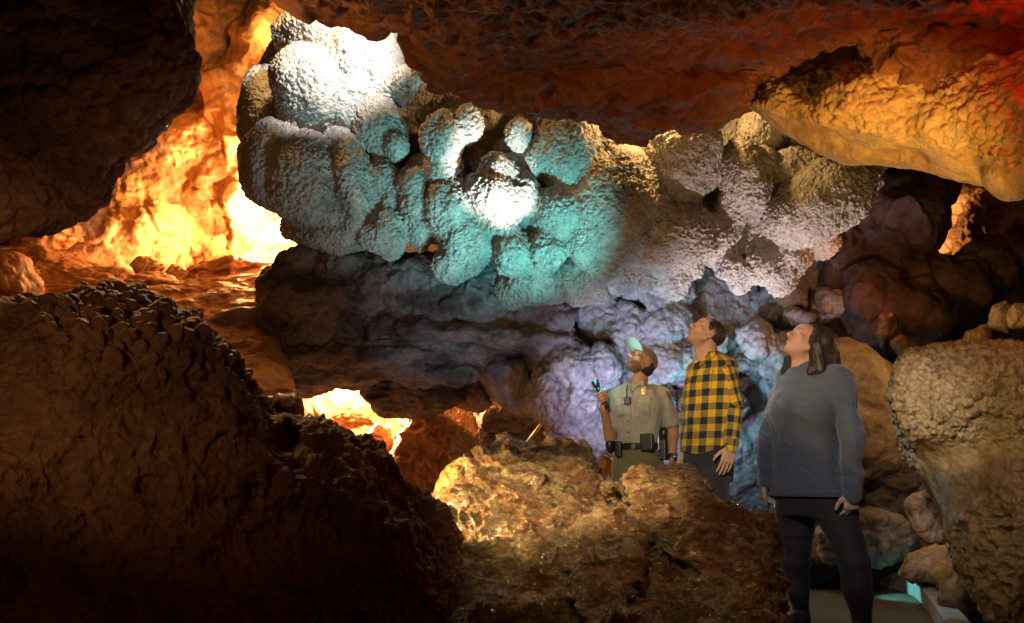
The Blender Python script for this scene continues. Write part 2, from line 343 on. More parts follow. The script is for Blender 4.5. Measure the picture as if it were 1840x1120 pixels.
# enclosing shell
n1, n2 = 120, 60; th = np.linspace(0, 2*np.pi, n1, endpoint=False); ph = np.linspace(-.5, np.pi/2, n2)
T, Q = np.meshgrid(th, ph, indexing='ij'); r = np.array([18, 15.5, 12])
dirs = np.stack([np.cos(T)*np.cos(Q), np.sin(T)*np.cos(Q), np.sin(Q)], 2).reshape(-1, 3)
pts = dirs*r*(1+.12*fbm(dirs, .35, 5, 9)[:, None])+np.array([0, 2, 0])
ii = np.arange(n1*n2).reshape(n1, n2); nx_ = np.roll(ii, -1, 0)
fq = np.stack([ii[:, :-1].ravel(), ii[:, 1:].ravel(), nx_[:, 1:].ravel(), nx_[:, :-1].ravel()], 1)
me = mesh_np('cave_wall', pts, fq); tag(finish(me, 'cave_wall', M_DARK), kind='structure')

# ================================================================== back wall at the left, glowing in lamp light
def d_or(c, x, y): return .17*facets(c, .9, 1)+.09*facets(c, .35, 2)+.04*fbm(c, .25, 5, 8)+.03*knobs(c, .09, 3)*ss(fbm(c, 1.2, 2, 4), -.1, .2)+.04*fbm(c, .4, 3, 5)
tag(rock('back_wall', [poly([(-140, -140), (640, -140), (640, 620), (-140, 620)], 11.6, .8, .3, tx=.0010, ty=-.0010),
    ell(180, 370, 11.0, 150, 90, .5, 20), ell(330, 60, 10.9, 120, 130, .8, 10), ell(430, 190, 10.6, 60, 90, .5), ell(330, 260, 11, 90, 60, .5, -30),
    ell(260, 180, 11, 70, 60, .5), ell(480, 90, 10.4, 60, 110, .5), ell(60, 420, 10.4, 120, 40, .6), ell(170, 420, 10.5, 80, 50, .4), ell(410, 330, 11.1, 80, 70, .4)],
    M_OR, 6, .3, (1.1, .28, 2), d_or), kind='structure')
# sloping ledge with rubble below it
tag(rock('cave_ledge', [poly([(-140, 440), (60, 452), (170, 470), (330, 500), (500, 480), (520, 700), (-140, 800)], 9.4, 1.4, .3, ty=-.013, ref=(200, 500)),
    ell(90, 475, 9.6, 120, 22, .5, 6), ell(60, 430, 9.9, 80, 20, .4), ell(20, 520, 8.2, 50, 60, .4), ell(430, 500, 9.7, 90, 24, .4)], M_CLAY, 5, .15, (.5, .12, 4),
    lambda c, x, y: .05*facets(c, .4, 1)+.03*fbm(c, .15, 3, 2)+.05*knobs(c, .12, 3)*ss(-x, -60, 0)), kind='structure')
# light-edged rock between the left boulder and the shelf
tag(rock('tan_rock', [poly([(355, 575), (400, 555), (455, 548), (480, 560), (472, 600), (462, 650), (440, 690), (390, 700), (340, 690)], 8.0, .6, .12)], M_TAN, 4, .1, (.3, .05, 1),
    lambda c, x, y: .02*fbm(c, .12, 4, 2)+.02*facets(c, .25, 2)), 'tan boulder with a rough face between the knobbly left boulder and the dark shelf', 'boulder')
def chunk(name, pts, d, mat, th=None, step=3, k=.03, amp=.04, kn=0, seed=0, rnd=.08, facet=.25, tx=0, ty=0, extra=(), lumps=()):
    a = np.array(pts, float); w = (a.max(0)-a.min(0)).mean()*d/F_PX
    pr = [poly(pts, d, th or w*.7, min(rnd, w*.3), tx, ty)]+list(extra)
    return rock(name, pr, mat, step, k, (w*.4, w*.06, seed), lambda c, x, y: amp*1.7*facets(c, facet, seed)+amp*.5*facets(c, facet*.35, seed+3)+amp*.5*fbm(c, facet*.4, 5, seed+1, ridged=True)+(kn*knobs(c, kn*4, seed) if kn else 0))
# rubble stones on the ledge: each one a stone
SPOTS = [(262, 478, 34, 17, 'pale orange rubble block lit from the right below the glowing back wall'), (318, 492, 30, 16, ''), (345, 512, 22, 12, ''), (300, 512, 17, 10, ''), (376, 520, 20, 9, ''),
         (388, 545, 26, 17, ''), (365, 500, 26, 13, ''), (410, 505, 34, 12, ''), (330, 535, 16, 9, ''), (350, 548, 15, 9, ''), (415, 528, 20, 12, ''), (435, 548, 22, 11, ''),
         (285, 500, 12, 7, ''), (240, 495, 14, 7, ''), (310, 526, 11, 7, ''), (340, 528, 9, 6, ''), (400, 560, 14, 8, ''), (372, 562, 18, 8, ''), (450, 525, 16, 9, ''), (180, 490, 22, 8, ''), (150, 480, 16, 7, ''), (210, 500, 12, 6, ''), (295, 540, 12, 7, ''), (445, 500, 18, 9, '')]
RUB = ['longest flat orange slab at the upper left of the rubble pile', 'pale block just right of the long flat slab in the rubble', 'middle-sized stone at the centre of the rubble, lit edge up', 'small stone below the long flat slab in the rubble', 'flat stone near the foot of the white glow', 'big wedge-shaped stone leaning at the right end of the rubble, nearest the dark shelf', 'thin flat slab lying behind the middle of the rubble', 'widest thin slab at the back right of the rubble, under the white glow', 'small stone in the lower middle of the rubble', 'lowest small stone in the middle of the rubble', 'squarish stone right of centre in the rubble', 'stone at the right end of the rubble beside the shelf edge', 'tiny stone on the left slope of the rubble pile', 'small stone at the far left foot of the rubble pile', 'tiny stone between two larger blocks in the rubble centre', 'tiniest chip of stone in the rubble centre', 'small stone under the big wedge stone near the tan boulder', 'low flat stone at the bottom of the rubble above the tan boulder', 'small stone behind the right end of the rubble', 'low broad stone alone on the ledge left of the rubble', 'leftmost low stone on the orange ledge', 'small round stone on the ledge between the lone stone and the rubble', 'small stone at the lower left edge of the rubble, above the knobbly boulder', 'stone at the top right of the rubble against the bright glow']
for i, (x, y, rx, ry, lab) in enumerate(SPOTS):
    r_ = random.Random(i+40); n = r_.randint(5, 7); dd = 9.3-(y-500)*.012
    pts = [(x+rx*math.cos(a)*r_.uniform(.8, 1.15), y+ry*math.sin(a)*r_.uniform(.8, 1.15)) for a in [2*math.pi*(j+r_.uniform(-.25, .25))/n for j in range(n)]]
    o = rock('rubble_stone', [poly(pts, dd, ry*2.4*dd/F_PX, .03, ty=-.01)], M_OR, 3, .02, (.15, .02, i), lambda c, x, y: .02*facets(c, .15, i)+.01*fbm(c, .06, 3, i))
    tag(o, RUB[i], 'stone', 'rubble stones on the lit ledge')

# ================================================================== central hanging mass of calcite lobes
LOBES = [(600, 72, 105, 58, 0, 7.9), (556, 165, 68, 78, 0, 7.45), (645, 118, 85, 78, 0, 7.75), (742, 152, 38, 38, 0, 7.3), (690, 235, 50, 57, -10, 7.45), (480, 210, 42, 90, 0, 8.0),
    (700, 160, 55, 50, 0, 7.6), (640, 190, 60, 60, 0, 7.6),
    (505, 295, 78, 82, 0, 7.5), (560, 330, 75, 90, -20, 7.35), (640, 345, 40, 98, -8, 7.35), (697, 345, 32, 80, -5, 7.5), (752, 375, 28, 78, 0, 7.4), (600, 422, 68, 32, 5, 7.4), (555, 405, 45, 40, 0, 7.6),
    (780, 312, 60, 36, 12, 7.55), (803, 360, 27, 24, 0, 7.4), (893, 352, 56, 50, 25, 7.05), (914, 268, 30, 22, 0, 7.5), (860, 222, 75, 42, 0, 8.0), (800, 190, 60, 40, 0, 8.4), (830, 270, 80, 35, 10, 7.9),
    (832, 432, 44, 50, 0, 7.25), (880, 405, 45, 45, 0, 7.35), (925, 452, 44, 44, 0, 7.2), (985, 452, 36, 42, 0, 7.1), (1062, 436, 44, 50, 0, 7.05), (1015, 385, 72, 55, -10, 7.2), (965, 505, 70, 48, -10, 7.5), (930, 520, 50, 45, 0, 7.6),
    (942, 318, 32, 28, 0, 7.45), (1045, 290, 82, 80, 0, 7.3), (985, 275, 42, 62, 20, 7.35), (985, 212, 52, 34, 0, 7.7), (1105, 380, 92, 115, 0, 7.2), (1165, 245, 55, 50, 0, 7.5),
    (1228, 290, 72, 82, 0, 7.15), (1336, 322, 46, 74, -12, 7.05), (1190, 430, 105, 72, -10, 7.3), (1285, 425, 65, 60, -30, 7.35), (1350, 440, 58, 52, 0, 7.5), (1465, 365, 105, 68, -35, 7.0), (1425, 310, 62, 42, -15, 7.15), (1400, 400, 60, 50, 0, 7.3),
    (1150, 480, 50, 28, 0, 7.25), (1100, 200, 60, 40, 0, 7.8), (850, 300, 60, 30, 15, 7.7), (1540, 330, 40, 60, 0, 7.5)]
core = poly([(520, 25), (470, 120), (462, 250), (470, 330), (525, 380), (575, 430), (700, 420), (800, 440), (900, 500), (1000, 510), (1100, 470), (1250, 480), (1400, 430), (1500, 400), (1570, 330), (1620, 280), (1500, 180), (1300, 120), (1100, 130), (900, 130), (780, 120), (740, 30)], 8.5, 1.1, .3)
plate = poly([(735, 14), (748, 60), (765, 105), (798, 152), (770, 170), (730, 190), (700, 150), (680, 60), (690, 20)], 7.75, .25, .08)
bl = [ell(x, y, d+.17, rx*1.0, ry*1.02, (rx+ry)/2*d/F_PX*1.2, rot) for x, y, rx, ry, rot, d in LOBES]
BR = random.Random(77)
for j in range(70):                 # smaller bulbs over and along the lower rim of the mass
    if j < 46: x = BR.uniform(790, 1530); y = 215+abs(x-1150)*.03+BR.uniform(0, 260)-max(0, x-1380)*.35; s_ = BR.uniform(24, 46); dz = 7.22+BR.uniform(-.08, .2)
    elif j < 62: x = BR.uniform(890, 1420); y = 498-abs(x-1120)*.05+BR.uniform(-20, 28); s_ = BR.uniform(22, 40); dz = 7.35+BR.uniform(-.1, .15)
    else: x = BR.uniform(480, 760); y = BR.uniform(250, 430); s_ = BR.uniform(24, 40); dz = 7.25+BR.uniform(0, .15)
    bl.append(dict(ell(x, y, dz+.1, s_, s_*BR.uniform(.95, 1.35), s_*7.3/F_PX*1.25, BR.uniform(-25, 25)), sk=.022))
def d_calc(c, x, y): return .022*knobs(c, .04, 11, .6)*(.4+.6*ss(fbm(c, .5, 2, 77), -.3, .2))+.012*knobs(c, .026, 12, .6)-.01+.07*fbm(c*np.array([1.2, 1.2, .8]), .3, 4, 5)
plate['sk'] = .03
tag(rock('flowstone_mass', [core, plate]+bl, M_CALC, 3.6, .03, (.5, .05, 7), d_calc, dstep=.03),
    'great pale hanging mass of bulging calcite lobes above the three people', 'rock formation')

# purple and teal wall below the mass, reaching down behind the people
r_ = random.Random(8); pr = [poly([(900, 480), (1100, 470), (1500, 430), (1560, 520), (1500, 640), (1480, 900), (1400, 960), (1220, 900), (1110, 830), (1040, 790), (985, 730), (950, 650), (950, 560)], 8.6, .8, .25, ty=-.0012, ref=(1200, 600))]
for j in range(46):
    x, y = r_.uniform(985, 1490), r_.uniform(500, 730); s_ = r_.uniform(20, 50)
    pr.append(ell(x, y, 8.15-.0012*(y-600)-r_.uniform(0, .28), s_, s_*r_.uniform(.6, .95), s_*8/F_PX*.9, r_.uniform(-30, 30)))
pr.append(ell(1078, 652, 7.85, 34, 36, .25)); pr.append(ell(1020, 740, 8.1, 60, 100, .35, -25))
tag(rock('lumpy_wall', pr, M_BLUE, 4, .035, (.4, .1, 12), lambda c, x, y: .04*facets(c, .3, 3)+.05*fbm(c, .18, 4, 4)+.03*knobs(c, .07, 6), cut=[ell(1078, 618, 7.7, 34, 9, .5), ell(1330, 690, 8.1, 18, 22, .3), ell(1285, 540, 8, 5, 40, .3), ell(1440, 560, 8.0, 14, 9, .3)]),
    kind='structure')
# the dark shelf under the mass at the left
SL_ = random.Random(3)
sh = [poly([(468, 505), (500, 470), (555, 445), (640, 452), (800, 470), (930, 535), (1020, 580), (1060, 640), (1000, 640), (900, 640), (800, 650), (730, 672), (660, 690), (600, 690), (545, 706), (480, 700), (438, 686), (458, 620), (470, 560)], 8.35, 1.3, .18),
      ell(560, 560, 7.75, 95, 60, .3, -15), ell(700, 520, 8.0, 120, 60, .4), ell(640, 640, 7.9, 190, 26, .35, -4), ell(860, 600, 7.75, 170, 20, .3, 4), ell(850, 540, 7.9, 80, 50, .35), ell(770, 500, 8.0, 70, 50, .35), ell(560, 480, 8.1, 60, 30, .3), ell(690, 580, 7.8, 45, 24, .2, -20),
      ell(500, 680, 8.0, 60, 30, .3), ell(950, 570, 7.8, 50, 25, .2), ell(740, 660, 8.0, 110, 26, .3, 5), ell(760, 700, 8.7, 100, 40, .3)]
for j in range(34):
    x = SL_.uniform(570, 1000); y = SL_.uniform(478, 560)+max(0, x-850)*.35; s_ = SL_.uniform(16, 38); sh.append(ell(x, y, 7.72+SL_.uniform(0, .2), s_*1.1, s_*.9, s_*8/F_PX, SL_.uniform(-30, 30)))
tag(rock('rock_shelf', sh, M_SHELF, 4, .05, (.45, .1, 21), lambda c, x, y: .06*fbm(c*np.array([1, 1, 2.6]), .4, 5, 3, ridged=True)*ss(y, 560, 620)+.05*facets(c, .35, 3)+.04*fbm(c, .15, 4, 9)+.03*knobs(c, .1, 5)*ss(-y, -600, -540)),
    'dark layered rock shelf under the left part of the hanging mass', 'rock shelf')
# two tongues hanging under the shelf
tag(rock('hanging_rock', [poly([(790, 655), (830, 640), (862, 655), (868, 690), (882, 725), (862, 742), (835, 735), (808, 715), (800, 685)], 8.9, .5, .16)], M_TAN, 3, .05, (.25, .05, 3), lambda c, x, y: .025*fbm(c, .12, 4, 3)+.02*facets(c, .2, 1)),
    'narrow brown rock tongue hanging under the shelf, its left edge glowing orange', 'hanging rock', 'rocks hanging under the shelf')
tag(rock('hanging_rock', [poly([(838, 655), (880, 640), (945, 640), (958, 690), (972, 740), (950, 750), (905, 735), (880, 715), (862, 685)], 8.55, .6, .2)], M_BLUE, 3, .05, (.25, .05, 4), lambda c, x, y: .025*fbm(c, .12, 4, 5)+.02*facets(c, .2, 2)),
    'broad greyish rock tongue hanging beside the lumpy wall, largest under the shelf', 'hanging rock', 'rocks hanging under the shelf')
# behind the lower hole
tag(rock('back_wall', [poly([(380, 640), (600, 600), (800, 600), (1080, 620), (1120, 960), (380, 960)], 11.9, .6, .2), ell(760, 690, 11.2, 60, 60, .4, 30), ell(880, 740, 11.2, 90, 90, .4, 30), ell(600, 690, 11.5, 130, 70, .3)], M_OR, 5, .2, (.6, .2, 31), d_or), kind='structure')
tag(chunk('angular_boulder', [(708, 800), (728, 765), (748, 735), (768, 728), (800, 745), (832, 775), (845, 800), (838, 880), (820, 930), (700, 940), (690, 860)], 9.4, M_OR, .9, amp=.05, seed=3), 'big angular brown boulder standing right of the lower bright gap', 'boulder')
tag(chunk('angular_boulder', [(770, 742), (790, 700), (812, 690), (850, 760), (866, 800), (820, 790)], 10.2, M_OR, .5, amp=.05, seed=5), 'tall orange slab leaning behind the brown boulder below the shelf', 'boulder')
tag(chunk('angular_boulder', [(722, 722), (745, 705), (790, 680), (778, 718), (745, 762), (733, 750)], 10.4, M_YEL, .3, amp=.03, seed=6), 'yellow wedge of rock at the right edge of the lower bright gap', 'boulder')
tag(chunk('angular_boulder', [(812, 790), (838, 775), (860, 800), (868, 840), (850, 900), (800, 900)], 9.0, M_TAN, .5, amp=.04, seed=9), 'pale pinkish boulder behind the left end of the wet ochre boulder', 'boulder')
tag(chunk('angular_boulder', [(640, 812), (655, 782), (680, 762), (700, 770), (705, 800), (690, 830)], 9.8, M_OR, .3, amp=.03, seed=11), 'small glowing stone on the floor of the lower bright gap', 'boulder')
tag(chunk('dark_boulder', [(860, 745), (900, 735), (960, 742), (1000, 760), (1020, 800), (1000, 860), (880, 860), (868, 800)], 9.6, M_DARK, .5, amp=.04, seed=12), 'dark boulder in the recess behind the top of the wet ochre boulder', 'boulder')

# ================================================================== right back of the cave
def d_dk(c, x, y): return .1*facets(c, .7, 4)+.05*facets(c, .25, 8)+.04*fbm(c, .3, 4, 5)
tag(rock('dark_wall', [poly([(1470, 260), (1560, 290), (1690, 310), (1712, 335), (1708, 360), (1686, 390), (1676, 415), (1664, 430), (1670, 456), (1690, 474), (1718, 470), (1745, 450), (1800, 440), (2200, 430), (2200, 800), (1480, 800), (1480, 480)], 8.6, 1.0, .15),
    ell(1640, 390, 8.2, 60, 60, .3), ell(1560, 560, 8.0, 60, 90, .4), ell(1640, 570, 7.9, 60, 50, .4), ell(1590, 330, 8.2, 70, 24, .2, -20), ell(1700, 520, 8.2, 90, 50, .3)], M_DARK, 5, .1, (.5, .12, 5), d_dk), kind='structure')
tag(rock('back_wall', [poly([(1560, 270), (1950, 270), (1950, 560), (1560, 560)], 12.4, .6, .2), ell(1720, 350, 12.0, 50, 60, .4), ell(1690, 440, 12.2, 40, 40, .3)], M_OR, 5, .2, (.5, .2, 41), d_or), kind='structure')
tag(chunk('rock_column', [(1722, 450), (1726, 405), (1742, 370), (1762, 350), (1800, 335), (1840, 345), (1930, 350), (1930, 450), (1720, 455)], 9.6, M_OR, .5, amp=.06, seed=15, facet=.2), 'orange lit fluted rock right of the small bright gap', 'rock')
for (pts, d, mt, lab) in [([(1575, 600), (1585, 570), (1605, 562), (1620, 585), (1618, 620), (1585, 625)], 7.4, M_RUST, 'dark brown block behind the woman and left of the crusted boulder'),
    ([(1600, 618), (1620, 605), (1660, 632), (1650, 650), (1615, 640)], 7.0, M_RUST, 'reddish flat stone leaning on the crusted boulder'),
    ([(1725, 620), (1740, 600), (1775, 585), (1785, 600), (1770, 622)], 6.4, M_RUST, 'reddish wedge stone lying on top of the crusted boulder'),
    ([(1775, 590), (1785, 550), (1810, 540), (1820, 570), (1810, 595)], 6.3, M_TAN, 'upright egg shaped stone near the right edge above the crusted boulder'),
    ([(1808, 570), (1820, 548), (1850, 545), (1880, 560), (1870, 585), (1815, 590)], 6.1, M_TAN, 'tan stone cut by the right edge of the picture')]:
    tag(chunk('loose_stone', pts, d, mt, .35, amp=.02, seed=int(d*10), facet=.2), lab, 'stone', 'loose stones at the right')
# tan wall just behind the woman
tag(rock('tan_wall', [poly([(1440, 640), (1500, 612), (1555, 620), (1600, 655), (1625, 720), (1650, 830), (1640, 880), (1590, 905), (1540, 930), (1420, 930)], 6.3, .7, .25), ell(1570, 740, 5.95, 45, 110, .2), ell(1490, 800, 6, 70, 110, .2)],
    M_TAN, 4, .1, (.35, .09, 4), lambda c, x, y: .03*facets(c, .3, 2)+.03*fbm(c, .2, 4, 3)), kind='structure')
tag(chunk('boulder', [(1560, 900), (1600, 860), (1645, 850), (1665, 890), (1655, 930), (1600, 945), (1560, 940)], 5.9, M_SHELF, .4, amp=.03, seed=17), 'dark purplish boulder at the foot of the tan wall behind the woman', 'boulder')
tag(chunk('crusted_boulder', [(1470, 960), (1500, 925), (1560, 915), (1620, 930), (1650, 960), (1640, 1000), (1580, 1015), (1480, 1010)], 5.75, M_BLUE, .4, amp=.02, kn=.022, seed=18), 'dark boulder crusted with pale grains behind the woman’s legs', 'boulder')
tag(chunk('crusted_boulder', [(1632, 905), (1660, 885), (1700, 890), (1722, 930), (1735, 965), (1700, 978), (1665, 975), (1645, 945)], 5.3, M_TAN, .35, amp=.02, kn=.02, seed=19), 'pinkish grain-crusted boulder wedged left of the rusty rock face', 'boulder')
tag(chunk('boulder', [(1440, 1010), (1520, 985), (1640, 990), (1660, 1030), (1640, 1060), (1450, 1050)], 6.0, M_DARK, .4, amp=.03, seed=20), 'low dark boulder behind the kerb at the end of the path', 'boulder')
tag(chunk('boulder', [(1618, 1030), (1635, 1000), (1680, 980), (1730, 985), (1760, 1020), (1740, 1050), (1690, 1045), (1640, 1045)], 5.1, M_TAN, .4, amp=.025, seed=21), 'smooth olive brown boulder resting right behind the kerb bend', 'boulder')
tag(chunk('boulder', [(1678, 1035), (1700, 1010), (1750, 1005), (1785, 1040), (1800, 1075), (1750, 1085), (1700, 1070)], 4.75, M_YEL, .35, amp=.03, seed=22), 'jagged yellowish rock beside the right-hand kerb', 'boulder')
tag(chunk('boulder', [(1690, 1075), (1730, 1060), (1780, 1070), (1800, 1120), (1840, 1180), (1720, 1180)], 4.4, M_FG, .35, amp=.02, kn=.02, seed=23), 'black grain-crusted rock at the bottom right beside the kerb', 'boulder')
# the crusted boulder and rusty face at the right
tag(rock('crusted_boulder', [poly([(1614, 690), (1618, 660), (1640, 640), (1690, 632), (1760, 622), (1840, 628), (2200, 660), (2200, 1300), (1830, 1150), (1770, 1070), (1735, 1000), (1715, 960), (1690, 920), (1665, 880), (1648, 840), (1625, 800), (1616, 745)], 4.3, 1.1, .3, tx=-.0022),
    ell(1700, 720, 4.05, 85, 85, .28), ell(1790, 690, 3.9, 80, 60, .25), ell(1760, 900, 3.9, 70, 90, .2), ell(1850, 1000, 3.6, 90, 170, .3), ell(1850, 860, 3.75, 80, 60, .2, -35)], M_OCH, 4, .1, (.3, .06, 8),
    lambda c, x, y: (.024*knobs(c, .04, 2, .6)+.014*knobs(c+.01*fbm(c, .04, 1, 3)[:, None], .022, 7, .6)+.03*fbm(c, .14, 4, 15))*np.clip(ss(-y-(x-1640)*-.15, -800, -760)+ss(-x, -1665, -1640)*ss(-y, -880, -840), 0, 1)+.012*fbm(c, .1, 4, 5)+(.035*facets(c, .16, 2)+.04*fbm(c, .08, 4, 6, ridged=True))*ss(y+(x-1750)*.9, 880, 930)),
    'large boulder at right edge, popcorn crust above and rusty rough face below', 'boulder')

# ================================================================== roof slabs
def d_slab(c, x, y): w = c*np.array([.8, 1, 1.5]); return .055*voro(w+.03*np.stack([fbm(c, .12, 2, 61), fbm(c, .12, 2, 62), fbm(c, .12, 2, 63)], 1), .12, 2)[0]+.04*fbm(w, .1, 4, 14, ridged=True)+.05*fbm(w, .35, 3, 4, ridged=True)+.016*knobs(w, .055, 5)*ss(fbm(c, .8, 2, 7), -.2, .2)
tag(rock('cave_ceiling', [poly([(540, -60), (548, 4), (590, 20), (640, 20), (672, 36), (700, 26), (722, 30), (732, 14), (748, 35), (744, 70), (758, 105), (790, 148), (835, 150), (870, 165), (905, 182), (950, 186), (1000, 188), (1050, 192), (1092, 205), (1100, 228), (1135, 236), (1160, 222), (1200, 214), (1275, 216), (1325, 192), (1355, 160), (1400, 138), (1480, 118), (1530, 106), (1590, 76), (1640, 60), (1720, 120), (2240, 330), (2240, -130), (540, -130)], 4.6, .9, .35, ty=.0105, tx=0, ref=(1000, 60)),
    ell(1000, 110, 4.9, 200, 60, .35, 12), ell(1230, 140, 5.0, 130, 60, .3, -10), ell(1700, 60, 4.1, 150, 100, .3, 20), ell(1140, 218, 6.1, 28, 14, .2)], M_SLAB, 6, .12, (.45, .1, 13), d_slab), kind='structure')
tag(rock('hanging_rock', [poly([(1336, 190), (1370, 165), (1400, 145), (1460, 130), (1510, 118), (1560, 84), (1600, 70), (1700, 75), (2240, 140), (2240, 370), (1830, 345), (1790, 320), (1700, 290), (1600, 262), (1500, 262), (1440, 245), (1385, 222)], 4.9, .8, .3, tx=-.0026, ref=(1500, 200)),
    poly([(1400, 225), (1460, 232), (1560, 235), (1700, 262), (1790, 300), (1815, 330), (1700, 312), (1600, 298), (1520, 290), (1470, 272)], 4.95, .5, .06, tx=-.0026, ref=(1500, 200)),
    ell(1590, 190, 4.3, 120, 70, .25, 10), ell(1740, 250, 4.1, 110, 50, .2, 25), ell(1830, 300, 3.8, 50, 70, .2)], M_YEL, 4, .06, (.35, .06, 14),
    lambda c, x, y: (.02*knobs(c+.015*fbm(c, .08, 1, 5)[:, None], .045, 3, .6)+.03*fbm(c, .12, 4, 3, ridged=True))*np.clip(ss(-(y-(x-1500)*.22), -240, -215), .06, 1)+.012*fbm(c, .12, 4, 4)),
    'yellow crusted rock wedge hanging from the ceiling at upper right', 'hanging rock')
# ================================================================== near rocks
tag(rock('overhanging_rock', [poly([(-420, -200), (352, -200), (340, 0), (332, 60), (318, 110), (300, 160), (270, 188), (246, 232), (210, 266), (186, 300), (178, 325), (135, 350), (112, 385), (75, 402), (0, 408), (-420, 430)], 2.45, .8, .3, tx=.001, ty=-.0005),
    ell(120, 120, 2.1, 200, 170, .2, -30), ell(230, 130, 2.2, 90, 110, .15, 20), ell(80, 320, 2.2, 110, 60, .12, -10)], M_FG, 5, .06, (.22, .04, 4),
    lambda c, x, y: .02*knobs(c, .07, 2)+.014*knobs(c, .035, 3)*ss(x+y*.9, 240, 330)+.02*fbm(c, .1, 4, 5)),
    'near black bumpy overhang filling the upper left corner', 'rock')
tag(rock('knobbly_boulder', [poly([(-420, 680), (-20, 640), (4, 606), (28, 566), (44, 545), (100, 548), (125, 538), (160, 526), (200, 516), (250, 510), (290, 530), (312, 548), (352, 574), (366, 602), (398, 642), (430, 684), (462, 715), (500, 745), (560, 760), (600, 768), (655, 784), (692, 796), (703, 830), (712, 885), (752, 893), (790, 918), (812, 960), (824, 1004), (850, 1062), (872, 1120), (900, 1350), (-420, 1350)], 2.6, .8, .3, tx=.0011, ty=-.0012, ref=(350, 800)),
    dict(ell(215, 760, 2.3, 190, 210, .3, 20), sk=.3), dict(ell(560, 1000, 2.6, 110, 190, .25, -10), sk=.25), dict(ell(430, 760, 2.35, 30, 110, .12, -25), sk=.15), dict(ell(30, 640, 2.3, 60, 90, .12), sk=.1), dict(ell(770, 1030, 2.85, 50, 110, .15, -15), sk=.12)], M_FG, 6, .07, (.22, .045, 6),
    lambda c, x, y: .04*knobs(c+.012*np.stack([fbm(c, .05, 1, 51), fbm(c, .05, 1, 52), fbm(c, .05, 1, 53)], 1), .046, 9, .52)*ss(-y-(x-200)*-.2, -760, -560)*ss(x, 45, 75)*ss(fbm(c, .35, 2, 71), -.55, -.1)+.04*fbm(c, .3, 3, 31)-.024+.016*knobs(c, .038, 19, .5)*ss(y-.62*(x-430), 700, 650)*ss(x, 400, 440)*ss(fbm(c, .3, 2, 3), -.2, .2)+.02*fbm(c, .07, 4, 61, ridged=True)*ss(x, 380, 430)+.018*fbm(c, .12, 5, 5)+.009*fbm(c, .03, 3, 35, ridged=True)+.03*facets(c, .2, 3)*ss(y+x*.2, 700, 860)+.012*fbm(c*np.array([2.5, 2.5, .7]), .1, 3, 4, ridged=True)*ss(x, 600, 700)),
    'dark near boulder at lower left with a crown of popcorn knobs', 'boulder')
tag(chunk('dark_boulder', [(478, 716), (500, 708), (530, 708), (545, 718), (546, 745), (552, 770), (500, 775), (490, 745)], 3.4, M_FG, .2, amp=.01, seed=33, facet=.1), 'small dark block behind the knobbly boulder, left of the lower bright gap', 'boulder')
ROT = np.array([[.85, 0, .53], [0, 1, 0], [-.53, 0, .85]])
def C_disp(c, x, y):
    q = (c@ROT)*np.array([.55, 1, 1.6])
    crust = ss(x+.75*(y-900), 1250, 1330)*ss(fbm(c, .3, 3, 44), -.45, .0)
    return .09*facets(c*np.array([1, 1, 1.2]), .5, 6)+.05*fbm(q, .22, 5, 4, ridged=True)+.03*fbm(q, .07, 4, 9, ridged=True)+.03*facets(q, .16, 2)-.03+crust*(.03*knobs(c+.012*fbm(c, .05, 1, 8)[:, None], .05, 6, .55)+.01*knobs(c, .025, 7))
tag(rock('wet_boulder', [poly([(700, 1240), (790, 960), (800, 905), (834, 858), (868, 820), (905, 790), (938, 796), (990, 798), (1046, 808), (1072, 828), (1086, 866), (1100, 910), (1135, 960), (1180, 1240)], 4.1, .9, .3, ty=-.0046, tx=.0008, ref=(960, 850)),
    poly([(1060, 1240), (1020, 1020), (1060, 950), (1100, 912), (1138, 886), (1165, 870), (1200, 857), (1238, 854), (1256, 868), (1262, 902), (1282, 924), (1316, 946), (1350, 974), (1372, 1014), (1390, 1066), (1408, 1130), (1416, 1240)], 3.75, .9, .3, ty=-.0046, tx=.0006, ref=(1200, 880)),
    ell(930, 900, 3.75, 120, 80, .3, 30), ell(1200, 925, 3.4, 110, 50, .25, 20), ell(1310, 1010, 3.4, 80, 80, .2, 30), ell(960, 1100, 3.0, 150, 90, .2, 20)], M_WET, 4, .035, (.25, .06, 9), C_disp,
    cut=[ell(1282, 1135, 2.1, 125, 105, .85, 25), ell(1104, 850, 3.5, 24, 58, .5, -12)]),
    'wet glistening ochre boulder in front of the ranger and the man in plaid', 'boulder')
tag(rock('crusted_boulder', [poly([(782, 900), (790, 870), (806, 842), (828, 824), (848, 826), (846, 860), (836, 900), (815, 930), (795, 930)], 3.75, .3, .1)], M_OCH, 3, .03, (.1, .015, 3), lambda c, x, y: .022*knobs(c, .045, 2)),
    'small grape-like crusted rock against the left end of the wet boulder', 'boulder')
